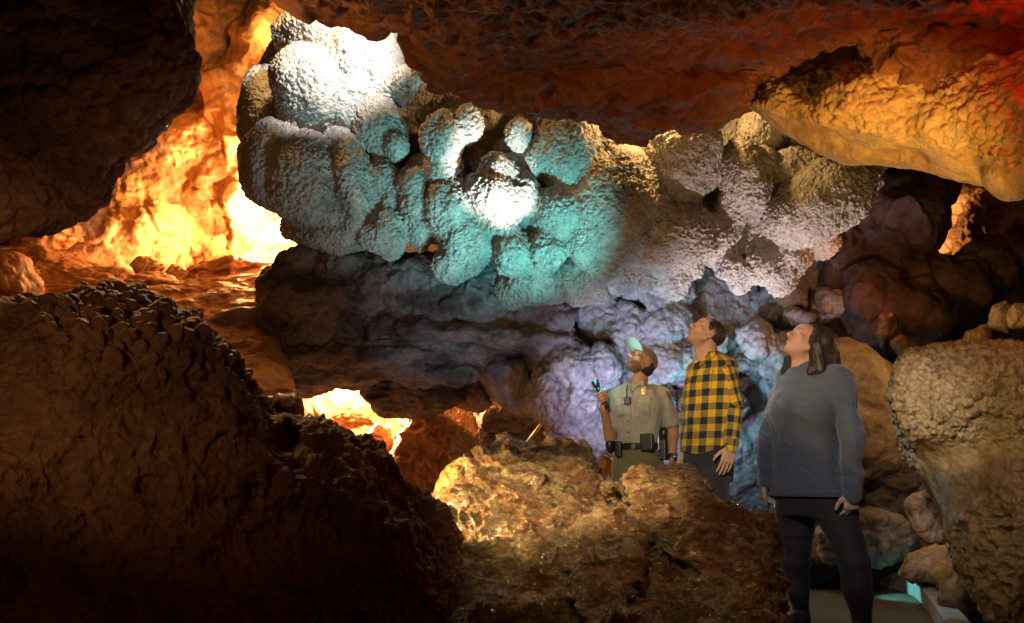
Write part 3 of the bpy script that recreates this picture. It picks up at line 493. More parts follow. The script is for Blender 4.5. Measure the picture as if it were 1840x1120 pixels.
# ================================================================== concrete path with its kerb
def ground(px, py, z=0):
    d = (np.array(P(px, py, 1))-CAMP); t = (z-CAMZ)/d[2]; return CAMP+d*t
def strip(name, pts, w, h, mat, parent=None, z0=0.0):
    """a kerb swept along ground points, bevelled top, w wide"""
    v = []; f = []; n = len(pts); pts = [np.array(p[:2]) for p in pts]
    prof = [(-w/2, z0), (-w/2, h-.015), (-w/2+.015, h), (w/2-.015, h), (w/2, h-.015), (w/2, z0)]
    for i, p in enumerate(pts):
        t = pts[min(i+1, n-1)]-pts[max(i-1, 0)]; t = t/np.linalg.norm(t); nn = np.array([t[1], -t[0]])
        for a, b in prof: v.append((*(p+nn*a), b))
    for i in range(n-1):
        for j in range(5):
            a = i*6+j; f.append((a, a+1, a+7, a+6))
        f.append((i*6+5, i*6, i*6+6, i*6+11))
    me = bpy.data.meshes.new(name); me.from_pydata(v, [], f+[tuple(range(6))[::-1], tuple(range((n-1)*6, n*6))]); me.update()
    return finish(me, name, mat, parent, smooth=False)
gx_, gy_ = np.meshgrid(np.linspace(.6, 4.2, 60), np.linspace(3.3, 6.6, 60), indexing='ij')
pts = np.stack([gx_.ravel(), gy_.ravel(), 0*gx_.ravel()], 1); pts[:, 2] = .004+.008*fbm(pts, .3, 3, 3)
ii = np.arange(3600).reshape(60, 60); fq = np.stack([ii[:-1, :-1].ravel(), ii[1:, :-1].ravel(), ii[1:, 1:].ravel(), ii[:-1, 1:].ravel()], 1)
tag(finish(mesh_np('path', pts, fq), 'path', M_CONC), kind='structure')
def curve(ctrl, n=10):
    c = [np.array(p) for p in ctrl]; c = [2*c[0]-c[1]]+c+[2*c[-1]-c[-2]]; out = []
    for i in range(1, len(c)-2):
        for t in np.linspace(0, 1, n, endpoint=False):
            out.append(.5*((2*c[i])+(-c[i-1]+c[i+1])*t+(2*c[i-1]-5*c[i]+4*c[i+1]-c[i+2])*t*t+(-c[i-1]+3*c[i]-3*c[i+1]+c[i+2])*t**3))
    return out+[c[-2]]
ks_ = [ground(1592, 1052), ground(1640, 1066), ground(1668, 1082), ground(1690, 1108), ground(1720, 1150), ground(1800, 1260)]
M_KERB = rockmat('pale_concrete', [(.2, .2, .19), (.34, .34, .32), (.42, .42, .4)], 3, .7, .1, .4, 50)
tag(strip('kerb', curve(ks_), .11, .12, M_KERB), 'pale concrete kerb curving down the right side of the path', 'kerb')
tag(strip('kerb', [ground(1400, 1050), ground(1500, 1052), ground(1586, 1054)], .12, .11, M_CONC), 'dark low kerb closing the far end of the path behind the woman', 'kerb')
# handrail pieces far behind
def rod(a, b, r, n=10):
    a, b = np.array(a), np.array(b); t = (b-a)/np.linalg.norm(b-a); s = np.cross(t, [0, 0, 1.]); s /= np.linalg.norm(s)+1e-9; u = np.cross(s, t)
    an = np.linspace(0, 2*np.pi, n, endpoint=False); ring = np.outer(np.cos(an), s)+np.outer(np.sin(an), u)
    v = np.concatenate([a+ring*r, b+ring*r]); f = [(i, (i+1) % n, n+(i+1) % n, n+i) for i in range(n)]
    return [tuple(x) for x in v], f+[tuple(range(n))[::-1], tuple(range(n, 2*n))]
def rods(name, segs, mat, parent=None):
    V_, F_ = [], []
    for a, b, r in segs:
        v, f = rod(a, b, r); o = len(V_); V_ += v; F_ += [tuple(i+o for i in q) for q in f]
    me = bpy.data.meshes.new(name); me.from_pydata(V_, [], F_); me.update(); return finish(me, name, mat, parent)
M_WOOD = plain('railing_metal', (.3, .16, .07), .5)
ra = bpy.data.objects.new('railing', None); S.collection.objects.link(ra); ra.location = P(985, 800, 9.0); ra.matrix_world = Matrix.Translation(ra.location)
tag(ra, 'thin sloping stair bars in the recess above the wet boulder', 'railing')
for a, b in [((948, 795), (977, 757)), ((976, 800), (992, 776)), ((996, 800), (1011, 778))]: rods('rail', [(P(*a, 9.0), P(*b, 9.0), .022)], M_WOOD, ra)
rods('handrail', [(P(935, 830, 9.05), P(1030, 790, 9.0), .02)], M_WOOD, ra)

# ================================================================== people: implicit bodies meshed as one surface each
V3 = lambda *a: np.array(a, float)
def nrm(v): v = np.asarray(v, float); return v/np.linalg.norm(v)
def cone(a, b, ra, rb, k=.02, sq=None, t=0):
    """tapered limb; sq=(axis, factor) squashes it along an axis"""
    a, b = np.array(a, float), np.array(b, float); ba = b-a; l2 = ba@ba; R = max(ra, rb)*(max(1, sq[1]) if sq else 1)
    def f(p):
        q = p-a; tt = np.clip((q@ba)/l2, 0, 1); d = q-tt[..., None]*ba
        if sq: n = np.array(sq[0]); c = d@n; d = d+(c*(1/sq[1]-1))[..., None]*n
        return np.sqrt((d**2).sum(-1))-(ra+(rb-ra)*tt)
    return dict(f=f, lo=np.minimum(a, b)-R, hi=np.maximum(a, b)+R, k=k, t=t, a=a, b=b, r=(ra+rb)/2)
def blob(c, ax, r, k=.02, t=0, neg=False):
    c = np.array(c, float); A = np.array(ax, float); r = np.array(r, float); R = r.max()
    def f(p):
        q = (p-c)@A.T; k0 = np.sqrt(((q/r)**2).sum(-1)); k1 = np.sqrt(((q/r**2)**2).sum(-1)); return k0*(k0-1)/np.maximum(k1, 1e-6)
    return dict(f=f, lo=c-R, hi=c+R, k=k, t=t, neg=neg)
def box(c, ax, h, r=.005, k=.004, t=0, neg=False):
    c = np.array(c, float); A = np.array(ax, float); h = np.array(h, float); R = np.linalg.norm(h)
    def f(p):
        q = np.abs((p-c)@A.T)-h+r; return np.sqrt((np.maximum(q, 0)**2).sum(-1))+np.minimum(q.max(-1), 0)-r
    return dict(f=f, lo=c-R, hi=c+R, k=k, t=t, neg=neg)
def loft(secs, F, L, k=.02, t=0, cap=True, e=2.3, hem=None):
    """upright torso: secs = (centre point, half width along L, half depth along F) from top to bottom"""
    secs = sorted(secs, key=lambda s: s[0][2]); z = np.array([s[0][2] for s in secs]); C = np.array([s[0] for s in secs]); w = np.array([s[1] for s in secs]); d = np.array([s[2] for s in secs])
    R = max(w.max(), d.max())
    def f(p):
        zz = p[..., 2]; x = np.interp(zz, z, C[:, 0]); y = np.interp(zz, z, C[:, 1]); W_ = np.interp(zz, z, w); D_ = np.interp(zz, z, d)
        qx = p[..., 0]-x; qy = p[..., 1]-y; a = qx*L[0]+qy*L[1]; b = qx*F[0]+qy*F[1]
        kk = (np.abs(a/W_)**e+np.abs(b/D_)**e)**(1/e); s = (kk-1)*np.minimum(W_, D_)
        lo_ = z[0]-zz if hem is None else hem(a, b, zz, z[0])
        return np.maximum(s, np.maximum(lo_, zz-z[-1]))
    return dict(f=f, lo=V3(C[:, 0].min()-R, C[:, 1].min()-R, z[0]-(.0 if hem is None else .06)), hi=V3(C[:, 0].max()+R, C[:, 1].max()+R, z[-1]), k=k, t=t, C=C, z=z, w=w, d=d, F=F, L=L)
def solid(name, prims, mat, h=.005, parent=None, disp=None, smooth=1, uv=False, tint=None, origin=None):
    lo = np.min([p['lo'] for p in prims if not p.get('neg')], 0)-.03; hi = np.max([p['hi'] for p in prims if not p.get('neg')], 0)+.03
    ax = [np.arange(lo[i], hi[i]+h, h) for i in range(3)]
    V = np.full([len(a) for a in ax], .2, np.float32)
    for p in prims:
        m = p['k']*1.5+.025
        s = [slice(max(np.searchsorted(ax[i], p['lo'][i]-m)-1, 0), np.searchsorted(ax[i], p['hi'][i]+m)+1) for i in range(3)]
        if any(q.stop <= q.start for q in s): continue
        g = np.stack(np.meshgrid(*[ax[i][s[i]] for i in range(3)], indexing='ij'), -1)
        d = p['f'](g).astype(np.float32); s = tuple(s)
        V[s] = -smin(-V[s], d, p['k']) if p.get('neg') else smin(V[s], d, p['k'])
    V[0], V[-1], V[:, 0], V[:, -1], V[:, :, 0], V[:, :, -1] = .2, .2, .2, .2, .2, .2
    v, f = nets(V); co = lo+v*h
    me = mesh_np(name, co, f)
    if disp is not None:
        co = get_co(me); n = vnormals(me); co = co+n*disp(co)[:, None]; me.vertices.foreach_set('co', co.astype(np.float32).ravel()); me.update()
    co = get_co(me)
    if tint is not None:
        at = me.color_attributes.new('tint', 'FLOAT_COLOR', 'POINT'); c = np.ones((len(co), 4), np.float32); c[:, :3] = tint(co); at.data.foreach_set('color', c.ravel())
    if uv:
        tg = [p for p in prims if p.get('t')]; D = np.stack([p['f'](co) for p in tg]); w = D.argmin(0); U = np.zeros((len(co), 2))
        for i, p in enumerate(tg):
            m = w == i; q = co[m]
            if 'C' in p:
                x = np.interp(q[:, 2], p['z'], p['C'][:, 0]); y = np.interp(q[:, 2], p['z'], p['C'][:, 1])
                a = (q[:, 0]-x)*p['L'][0]+(q[:, 1]-y)*p['L'][1]; b = (q[:, 0]-x)*p['F'][0]+(q[:, 1]-y)*p['F'][1]
                U[m, 0] = np.arctan2(a/.185, b/.125)*.165; U[m, 1] = q[:, 2]
            else:
                ba = p['b']-p['a']; l = np.linalg.norm(ba); tdir = ba/l; e1 = nrm(np.cross(tdir, (.3, -.9, .1))); e2 = np.cross(tdir, e1); r_ = q-p['a']
                U[m, 0] = np.arctan2(r_@e1, r_@e2)*max(p['r'], .05)+p.get('uo', 0); U[m, 1] = p['t0']-r_@tdir
        at = me.attributes.new('weave', 'FLOAT_VECTOR', 'POINT'); at.data.foreach_set('vector', np.concatenate([U, np.zeros((len(co), 1))], 1).astype(np.float32).ravel())
    return finish(me, name, mat, parent, origin)
def wco(o): return get_co(o.data)+root_of(o)
from mathutils.kdtree import KDTree
class Surf:
    """looks up the surface of finished pieces in front of a pixel, to lay flaps and badges on cloth"""
    def __init__(s, *objs):
        co = np.concatenate([wco(o) for o in objs]); x, y = pix(co); d = (co-CAMP)@_f; g = {}
        for a, b, c in zip((x/1.5).astype(int), (y/1.5).astype(int), d):
            if g.get((a, b), 9e9) > c: g[(a, b)] = c
        s.k = KDTree(len(g)); s.d = list(g.values())
        for i, (a, b) in enumerate(g): s.k.insert((a*1.5+.75, b*1.5+.75, 0), i)
        s.k.balance()
    def __call__(s, x, y):
        r = s.k.find_n((x, y, 0), 4); return sum(s.d[i] for _, i, _ in r)/len(r)
def patch(name, pts, surf, mat, parent, off=.004, th=.004, st=1.0, puff=0):
    a = np.array(pts, float); xs = np.arange(a[:, 0].min()-st, a[:, 0].max()+2*st, st); ys = np.arange(a[:, 1].min()-st, a[:, 1].max()+2*st, st)
    X, Y = np.meshgrid(xs, ys, indexing='ij'); sd = poly_sd(X, Y, a); ids = {}; v = []; f = []
    ok = sd < st*.5
    for i in range(len(xs)):
        for j in range(len(ys)):
            if ok[i, j]:
                x, y = xs[i], ys[j]
                d = surf(x, y)-off-puff*min(1, max(0, -sd[i, j])/4); ids[i, j] = len(v)//2; v += [P(x, y, d-th), P(x, y, d+th*2)]
    E = {}
    for i in range(len(xs)-1):
        for j in range(len(ys)-1):
            c = [(i, j), (i+1, j), (i+1, j+1), (i, j+1)]
            if all(q in ids for q in c):
                k = [ids[q]*2 for q in c]; f.append(k[::-1]); f.append([q+1 for q in k])
                for m in range(4):
                    e = (k[m], k[(m+1) % 4]); E[e] = E.get(e, 0)+1
    for (a_, b_) in E:
        if (b_, a_) not in E: f.append([a_, b_, b_+1, a_+1])
    me = bpy.data.meshes.new(name); me.from_pydata([tuple(q) for q in v], [], [tuple(q) for q in f]); me.update()
    o = finish(me, name, mat, parent)
    return o
def lathe(name, a, b, prof, mat, parent, n=24):
    """turned piece along a->b, prof = (t, radius)"""
    a, b = np.array(a, float), np.array(b, float); t = nrm(b-a); l = np.linalg.norm(b-a); s = nrm(np.cross(t, (0.2, 1, .1))); u = np.cross(t, s); v = []; f = []
    for (q, r) in prof:
        for i in range(n):
            w = 2*math.pi*i/n; v.append(tuple(a+t*l*q+r*(math.cos(w)*s+math.sin(w)*u)))
    m = len(prof)
    for j in range(m-1):
        for i in range(n): f.append((j*n+i, j*n+(i+1) % n, (j+1)*n+(i+1) % n, (j+1)*n+i))
    f.append(tuple(range(n))[::-1]); f.append(tuple(range((m-1)*n, m*n)))
    me = bpy.data.meshes.new(name); me.from_pydata(v, [], f); me.update(); o = finish(me, name, mat, parent)
    return o
# ---- materials
def skinmat(name, col):
    m, nt, b = newmat(name); L = nt.links.new
    a = nd(nt, 'ShaderNodeAttribute', attribute_name='tint'); v = nd(nt, 'ShaderNodeMix', data_type='RGBA', blend_type='MULTIPLY'); v.inputs[0].default_value = 1; v.inputs[6].default_value = (*col, 1); L(a.outputs['Color'], v.inputs[7])
    n = nd(nt, 'ShaderNodeTexNoise'); n.inputs['Scale'].default_value = 40; mr = nd(nt, 'ShaderNodeMapRange'); mr.inputs[3].default_value = .85; mr.inputs[4].default_value = 1.12; L(n.outputs['Fac'], mr.inputs[0])
    s = nd(nt, 'ShaderNodeVectorMath', operation='SCALE'); L(v.outputs[2], s.inputs[0]); L(mr.outputs[0], s.inputs['Scale']); L(s.outputs[0], b.inputs['Base Color'])
    b.inputs['Roughness'].default_value = .6; b.inputs['Specular IOR Level'].default_value = .3; b.inputs['Subsurface Weight'].default_value = .12; b.inputs['Subsurface Radius'].default_value = (.01, .004, .002); return m
def clothmat(name, col, bump=.3, sheen=.2, rough=.85, scale=420):
    m, nt, b = newmat(name); L = nt.links.new
    tc = nd(nt, 'ShaderNodeTexCoord'); n = nd(nt, 'ShaderNodeTexNoise'); n.inputs['Scale'].default_value = 9; n.inputs['Detail'].default_value = 6; L(tc.outputs['Object'], n.inputs['Vector'])
    mr = nd(nt, 'ShaderNodeMapRange'); mr.inputs[3].default_value = .8; mr.inputs[4].default_value = 1.2; L(n.outputs['Fac'], mr.inputs[0])
    s = nd(nt, 'ShaderNodeVectorMath', operation='SCALE'); s.inputs[0].default_value = col; L(mr.outputs[0], s.inputs['Scale']); L(s.outputs[0], b.inputs['Base Color'])
    w = nd(nt, 'ShaderNodeTexNoise'); w.inputs['Scale'].default_value = scale; L(tc.outputs['Object'], w.inputs['Vector'])
    bp = nd(nt, 'ShaderNodeBump'); bp.inputs['Strength'].default_value = bump; bp.inputs['Distance'].default_value = .002; L(w.outputs['Fac'], bp.inputs['Height']); L(bp.outputs[0], b.inputs['Normal'])
    b.inputs['Roughness'].default_value = rough; b.inputs['Sheen Weight'].default_value = sheen; return m
def hairmat(name, col):
    m, nt, b = newmat(name); L = nt.links.new
    tc = nd(nt, 'ShaderNodeTexCoord'); mp = nd(nt, 'ShaderNodeMapping'); mp.inputs['Scale'].default_value = (1, 1, .09); L(tc.outputs['Object'], mp.inputs[0]); n = nd(nt, 'ShaderNodeTexNoise'); n.inputs['Scale'].default_value = 260; n.inputs['Detail'].default_value = 3; n.inputs['Distortion'].default_value = .4; L(mp.outputs[0], n.inputs['Vector'])
    mr = nd(nt, 'ShaderNodeMapRange'); mr.inputs[1].default_value = .3; mr.inputs[2].default_value = .7; mr.inputs[3].default_value = .4; mr.inputs[4].default_value = 1.9; L(n.outputs['Fac'], mr.inputs[0])
    s = nd(nt, 'ShaderNodeVectorMath', operation='SCALE'); s.inputs[0].default_value = col; L(mr.outputs[0], s.inputs['Scale']); L(s.outputs[0], b.inputs['Base Color'])
    bp = nd(nt, 'ShaderNodeBump'); bp.inputs['Strength'].default_value = .9; bp.inputs['Distance'].default_value = .003; L(n.outputs['Fac'], bp.inputs['Height']); L(bp.outputs[0], b.inputs['Normal']); b.inputs['Roughness'].default_value = .42; return m
def plaidmat():
    m, nt, b = newmat('yellow_black_plaid'); L = nt.links.new
    a = nd(nt, 'ShaderNodeAttribute', attribute_name='weave'); sp = nd(nt, 'ShaderNodeSeparateXYZ'); L(a.outputs['Vector'], sp.inputs[0])
    def stripe(out, per, ph):
        q = nd(nt, 'ShaderNodeMath', operation='MULTIPLY_ADD'); L(out, q.inputs[0]); q.inputs[1].default_value = 1/per; q.inputs[2].default_value = ph
        r = nd(nt, 'ShaderNodeMath', operation='FRACT'); L(q.outputs[0], r.inputs[0]); g = nd(nt, 'ShaderNodeMath', operation='GREATER_THAN'); L(r.outputs[0], g.inputs[0]); g.inputs[1].default_value = .5; return g.outputs[0]
    s1 = stripe(sp.outputs[0], .088, .3); s2 = stripe(sp.outputs[1], .092, .1)
    ad = nd(nt, 'ShaderNodeMath', operation='ADD'); L(s1, ad.inputs[0]); L(s2, ad.inputs[1]); hf = nd(nt, 'ShaderNodeMath', operation='MULTIPLY'); L(ad.outputs[0], hf.inputs[0]); hf.inputs[1].default_value = .5
    mixc = nd(nt, 'ShaderNodeValToRGB'); mixc.color_ramp.interpolation = 'CONSTANT'; e = mixc.color_ramp.elements
    e[0].position = 0; e[0].color = (.62, .36, .015, 1); e[1].position = .25; e[1].color = (.2, .15, .035, 1); x = e.new(.75); x.color = (.012, .014, .022, 1)
    L(hf.outputs[0], mixc.inputs[0]); n = nd(nt, 'ShaderNodeTexNoise'); n.inputs['Scale'].default_value = 14; mr = nd(nt, 'ShaderNodeMapRange'); mr.inputs[3].default_value = .75; mr.inputs[4].default_value = 1.2; L(n.outputs['Fac'], mr.inputs[0])
    s = nd(nt, 'ShaderNodeVectorMath', operation='SCALE'); L(mixc.outputs[0], s.inputs[0]); L(mr.outputs[0], s.inputs['Scale']); L(s.outputs[0], b.inputs['Base Color'])
    b.inputs['Roughness'].default_value = .9; b.inputs['Sheen Weight'].default_value = .15; return m
M_SKIN = skinmat('tanned_skin', (.36, .19, .105)); M_SKINL = skinmat('fair_skin', (.47, .27, .175))
M_UNI = clothmat('grey_khaki_cloth', (.28, .28, .235)); M_OLV = clothmat('olive_cloth', (.11, .10, .045)); M_BLK = plain('black_leather', (.012, .012, .014), .35)
M_PLAID = plaidmat(); M_JEAN = clothmat('black_denim', (.014, .014, .017)); M_SWEAT = clothmat('charcoal_sweatshirt', (.05, .066, .085), .5, .25); M_LEG = clothmat('black_leggings', (.009, .009, .009), .2, .05, .8)
M_HAIR = hairmat('dark_brown_hair', (.022, .012, .009)); M_HAIRB = hairmat('black_hair', (.012, .009, .008))
M_GOLD = plain('polished_gold', (.85, .66, .3), .35, .35); M_STEEL = plain('grey_metal', (.25, .27, .28), .35, .8); M_TORCH = plain('black_anodised_metal', (.02, .022, .03), .3, .6)
M_BRIM = clothmat('cap_brim_cloth', (.26, .27, .22)); M_TEALD = plain('dark_blue_plastic', (.03, .07, .09), .35); M_BTN = plain('brown_button', (.05, .04, .03), .4)
M_EYE = plain('eye_white', (.6, .58, .55), .15, var=.02); M_IRIS = plain('dark_iris', (.02, .012, .008), .1); M_SHOE = plain('dark_shoe', (.02, .018, .018), .5)
M_LENS = plain('torch_lens', (.9, .95, 1), .2, emit=((.75, .95, 1), 12)); M_NAME = plain('brass_nameplate', (.45, .24, .08), .4, .6)

def head(c, f, sc=1.0, beard=0, brow=(.25, .18, .14), roll=0, female=False):
    """prims of a head and the frame (s, f, u); c is the middle of the skull"""
    f = nrm(f); s = nrm(np.cross((0, 0, 1), f)); u = np.cross(f, s); A = np.array([s, f, u]); c = np.array(c)
    g = lambda a, b, d: c+(s*a+f*b+u*d)*sc
    pr = [blob(g(0, -.012, .03), A, V3(.076, .098, .088)*sc, .01), blob(g(0, .03, -.03), A, V3(.062, .062, .085)*sc, .02), blob(g(0, .052, -.092), A, V3(.036 if female else .042, .032, .026)*sc, .022),
          blob(g(0, .062, .04), A, V3(.055, .034, .036)*sc, .02)]
    for q in (-1, 1):
        pr += [cone(g(q*.058, .0, -.05), g(q*.02, .062, -.098), .018*sc, .014*sc, .02), blob(g(q*.04, .062, -.022), A, V3(.024, .022, .02)*sc, .015), blob(g(q*.032, .097, .004), A, V3(.017, .014, .012)*sc, .008, neg=True),
               blob(g(q*.031, .077, .003), A, V3(.013, .012, .0115)*sc, .003), cone(g(q*.012, .092, .022), g(q*.046, .076, .022), .008*sc, .006*sc, .01),
               blob(g(q*.077, -.012, -.012), A, V3(.009, .019, .031)*sc, .006), blob(g(q*.086, -.006, -.008), A, V3(.006, .01, .018)*sc, .004, neg=True), blob(g(q*.012, .1, -.037), A, V3(.009, .01, .007)*sc, .006)]
    pr += [cone(g(0, .09, .014), g(0, .113, -.03), .007*sc, .011*sc, .008), blob(g(0, .112, -.033), A, V3(.011, .011, .009)*sc, .006),
           cone(g(-.018, .088, -.058), g(.018, .088, -.058), .0068*sc, .0068*sc, .006), cone(g(-.015, .088, -.069), g(.015, .088, -.069), .0075*sc, .0075*sc, .005), box(g(0, .098, -.0635), A, V3(.021, .008, .0012)*sc, .001, .003, neg=True)]
    def tint(co):
        q = (co-c)@A.T/sc; T = np.ones((len(co), 3), np.float32)
        hd = (np.abs(q[:, 0]) < .1) & (q[:, 1] > .04) & (np.abs(q[:, 2]) < .13)
        def put(w, col): w = (w*hd)[:, None]; T[:] = T*(1-w)+np.array(col)*w
        put(np.exp(-((np.abs(q[:, 0])-.04)/.02)**2-((q[:, 2]+.03)/.02)**2)*.35, (1.1, .75, .7))
        put(np.exp(-(q[:, 0]/.02)**4-((q[:, 2]+.063)/.011)**4)*.6*(q[:, 1] > .07), (.85, .5, .48) if not female else (.8, .4, .42))
        put(np.exp(-((np.abs(q[:, 0])-.03)/.019)**4-((q[:, 2]-.024)/.0045)**2)*.85, brow)
        if beard: 
            hd = (q[:, 1] > -.02) & (np.abs(q[:, 0]) < .1) & (q[:, 2] > -.14)
            w = ss(-q[:, 2], .04, .065)*(1-np.exp(-(q[:, 0]/.02)**4-((q[:, 2]+.063)/.009)**4)*.9); w = np.maximum(w*ss(-q[:, 2]-.5*np.abs(q[:, 1]-.05), .03, .05)*(q[:, 2] > -.125), 0); put(w*beard, (.3, .28, .27))
        return T
    return pr, A, g, tint
def eyes(g, A, sc, parent):
    for q in (-1, 1):
        e = solid('eye', [blob(g(q*.031, .0795, .003), A, V3(.0105, .0108, .0085)*sc, .001)], M_EYE, .002, parent)
        i_ = solid('iris', [blob(g(q*.031, .0845, .006), A, V3(.0052, .0068, .0052)*sc, .001)], M_IRIS, .0015, e)
        i_.matrix_parent_inverse = Matrix.Identity(4)
def hand(w, d, n, th, ln=.18, curl=.5, spread=1.0, k=.006):
    """relaxed hand: w wrist, d towards the fingers, n out of the back of the hand, th towards the thumb side"""
    d = nrm(d); th = nrm(np.array(th)-d*(np.array(th)@d)); n = nrm(np.cross(d, th)) if np.dot(np.cross(d, th), n) > 0 else -nrm(np.cross(d, th)); w = np.array(w, float); L = ln/.18
    pr = []
    for j, (o, l, r) in enumerate([(.031, .086, .0088), (.0105, .095, .009), (-.0105, .089, .0086), (-.031, .07, .0078)]):
        kn = w+d*(.092-.004*abs(j-1))*L+th*o*L+n*.002; pr.append(cone(w+d*.005+th*o*.62, kn, .0135, .0125, .012))
        dr = nrm(d+th*(o*1.6*spread)); a = kn; cu = curl*(.75+.16*j)
        for sgl, (fr, dr_) in enumerate([(.45, cu*.7), (.3, cu*1.0), (.25, cu*.7)]):
            dr = nrm(dr-n*dr_); b = a+dr*l*fr*L; pr.append(cone(a, b, r*(1-.1*sgl), r*(.92-.1*sgl), k if sgl else .007)); a = b
    pr.append(blob(w+d*.05*L-n*.004, [th, d, n], (.037, .05, .014), .012))
    a = w+d*.02*L+th*.026; b = a+nrm(d*.75+th*.62-n*.25)*.045*L; c = b+nrm(d*.8+th*.45-n*.2)*.034*L; e = c+nrm(d*.9+th*.15-n*.2)*.027*L
    pr += [cone(a, b, .0155, .0125, .012), cone(b, c, .0115, .0098, .005), cone(c, e, .0098, .008, .004)]
    return pr
def person(px, D, label):
    o = bpy.data.objects.new('person', None); S.collection.objects.link(o); q = P(px, 560, D); q = Vector((q.x, q.y, 0)); o.matrix_world = Matrix.Translation(q)
    return tag(o, label, 'person')
def wrinkle(c, F=None, amp=.006, sc=.12, st=(1, 1, .45), s=0):
    return amp*fbm(c*np.array(st), sc, 3, s, ridged=True)-amp*.4+amp*.4*fbm(c, .3, 2, s+9)

# ------------------------------------------------------------------ the ranger
D = 5.7; K = lambda x, y, dd=0: np.array(P(x, y, D+dd))
F = nrm((-.42, -.91, 0)); L_ = np.cross((0, 0, 1), F)
rg = person(1148, D, 'person in grey uniform shirt and cap lifting a flashlight, head tilted back')
hp, HA, hg, ht = head(K(1152, 652), (-.62, -.38, .70), .98, beard=.8)
shL, shR = K(1188, 712, -.02), K(1109, 713, .02); elL = K(1209, 766, -.04); wrL = K(1209, 822, -.1)
elR = K(1096, 786, -.02); wrR = K(1085, 736, -.1); t0, t1 = K(1086, 722, -.14), K(1069, 686, -.07); td = nrm(t1-t0)
tor = lambda g: [(K(1147, 694), .06-g, .06-g), (K(1148, 703), .13-g, .095-g), (K(1148, 716), .175-g, .115-g), (K(1148, 738), .18-g, .128-g), (K(1147, 768), .168-g, .125-g), (K(1147, 790), .16-g, .125-g), (K(1147, 808), .163-g, .12-g)]
hipL, hipR = K(1170, 826), K(1124, 826); ftL, ftR = V3(*K(1178, 1040)[:2], .08), V3(*K(1128, 1040)[:2], .08)
def fist(c0, axis, back, r, k=.004):
    """fingers closed round a shaft through c0 along axis; back = direction from the shaft to the palm"""
    axis = nrm(axis); back = nrm(np.array(back)-axis*(np.array(back)@axis)); s = np.cross(axis, back); pr = []
    for j, (o, rr, span) in enumerate([(.034, .0088, 3.9), (.0125, .009, 4.1), (-.009, .0087, 4.0), (-.029, .0078, 3.7)]):
        R = r+rr*.85; pts = [c0+axis*o+R*(math.cos(a)*back+math.sin(a)*s)*(1.15 if a < .3 else 1) for a in np.linspace(-.25, span, 7)]
        for a, b in zip(pts[:-1], pts[1:]): pr.append(cone(a, b, rr, rr*.97, k))
    R = r+.011; pts = [c0-axis*.02+back*(R+.012), c0+axis*.012-s*(R+.004)+back*.008, c0+axis*.035-s*(R)-back*.012, c0+axis*.05-s*R*.6-back*.02]
    for a, b, rr in zip(pts[:-1], pts[1:], (.0145, .0115, .0095)): pr.append(cone(a, b, rr, rr*.85, .008))
    pr.append(blob(c0+back*(R+.006), [axis, s, back], (.045, .03, .017), .012)); return pr
fc = t0+td*.03; bk = nrm(wrR-fc+V3(.06, .05, 0))
skin = hp+[cone(K(1152, 668, .01), K(1148, 700, .0), .052, .06, .025), loft(tor(.014), F, L_, .03), cone(shL, elL, .044, .04, .03), cone(elL, wrL, .042, .027, .02), cone(elL+.3*(wrL-elL), elL+.32*(wrL-elL), .043, .04, .02),
    cone(shR, elR, .044, .038, .03), cone(elR, wrR, .041, .027, .02), cone(wrR, fc+bk*.03, .027, .025, .015), cone(hipL, ftL, .075, .04, .05), cone(hipR, ftR, .075, .04, .05), blob(K(1147, 818), [L_, F, (0, 0, 1)], (.15, .11, .09), .04)]
skin += fist(fc, td, bk, .0165)+hand(wrL, (0, -.1, -1), (.8, -.6, 0), F, .18, .45)
solid('body', skin, M_SKIN, .0042, rg, tint=ht)
eyes(hg, HA, .98, rg)
shirt = solid('shirt', [loft(tor(0), F, L_, .03, 1), dict(cone(shL, elL+.12*(shL-elL), .066, .064, .035), t0=0), dict(cone(shR, elR+.35*(shR-elR), .064, .062, .035), t0=0), cone(K(1124, 702), K(1172, 702), .045, .045, .04),
     blob(K(1150, 688), HA, (.05, .06, .05), .01, neg=True), dict(cone(elL, elL+.1*(shL-elL), .056, .05, .004), neg=True)], M_UNI, .005, rg,
    lambda c: wrinkle(c, amp=.010, sc=.14, st=(1.2, 1.2, .5), s=4)+.006*fbm(c*V3(1, 1, 2.5), .1, 2, 8))
sf = Surf(shirt)
solid('trousers', [loft([(K(1147, 800), .158, .118), (K(1147, 815), .172, .128), (K(1147, 840), .178, .132), (K(1147, 862), .17, .125)], F, L_, .03), cone(hipL+V3(0, 0, -.08), ftL, .098, .06, .03), cone(hipR+V3(0, 0, -.08), ftR, .098, .06, .03)], M_OLV, .007, rg,
    lambda c: wrinkle(c, amp=.010, sc=.12, st=(1, 1, 1.4), s=6))
for q in (ftL, ftR): solid('shoe', [cone(q+V3(0, 0, -.03), q+F*.16+V3(0, 0, -.04), .048, .04, .02), cone(q+V3(0, 0, .08), q, .052, .05, .02)], M_SHOE, .008, rg)
belt = solid('belt', [loft([(K(1147, 797), .172, .132), (K(1147, 809), .174, .134)], F, L_, .004)], M_BLK, .005, rg)
sb = Surf(belt, shirt)
bx_ = lambda x, y, hw, hd, hh, out=.02: box(K(x, y)*0+np.array(P(x, y, sb(x, y)-out)), [L_, F, (0, 0, 1)], (hw, hd, hh), .008, .008)
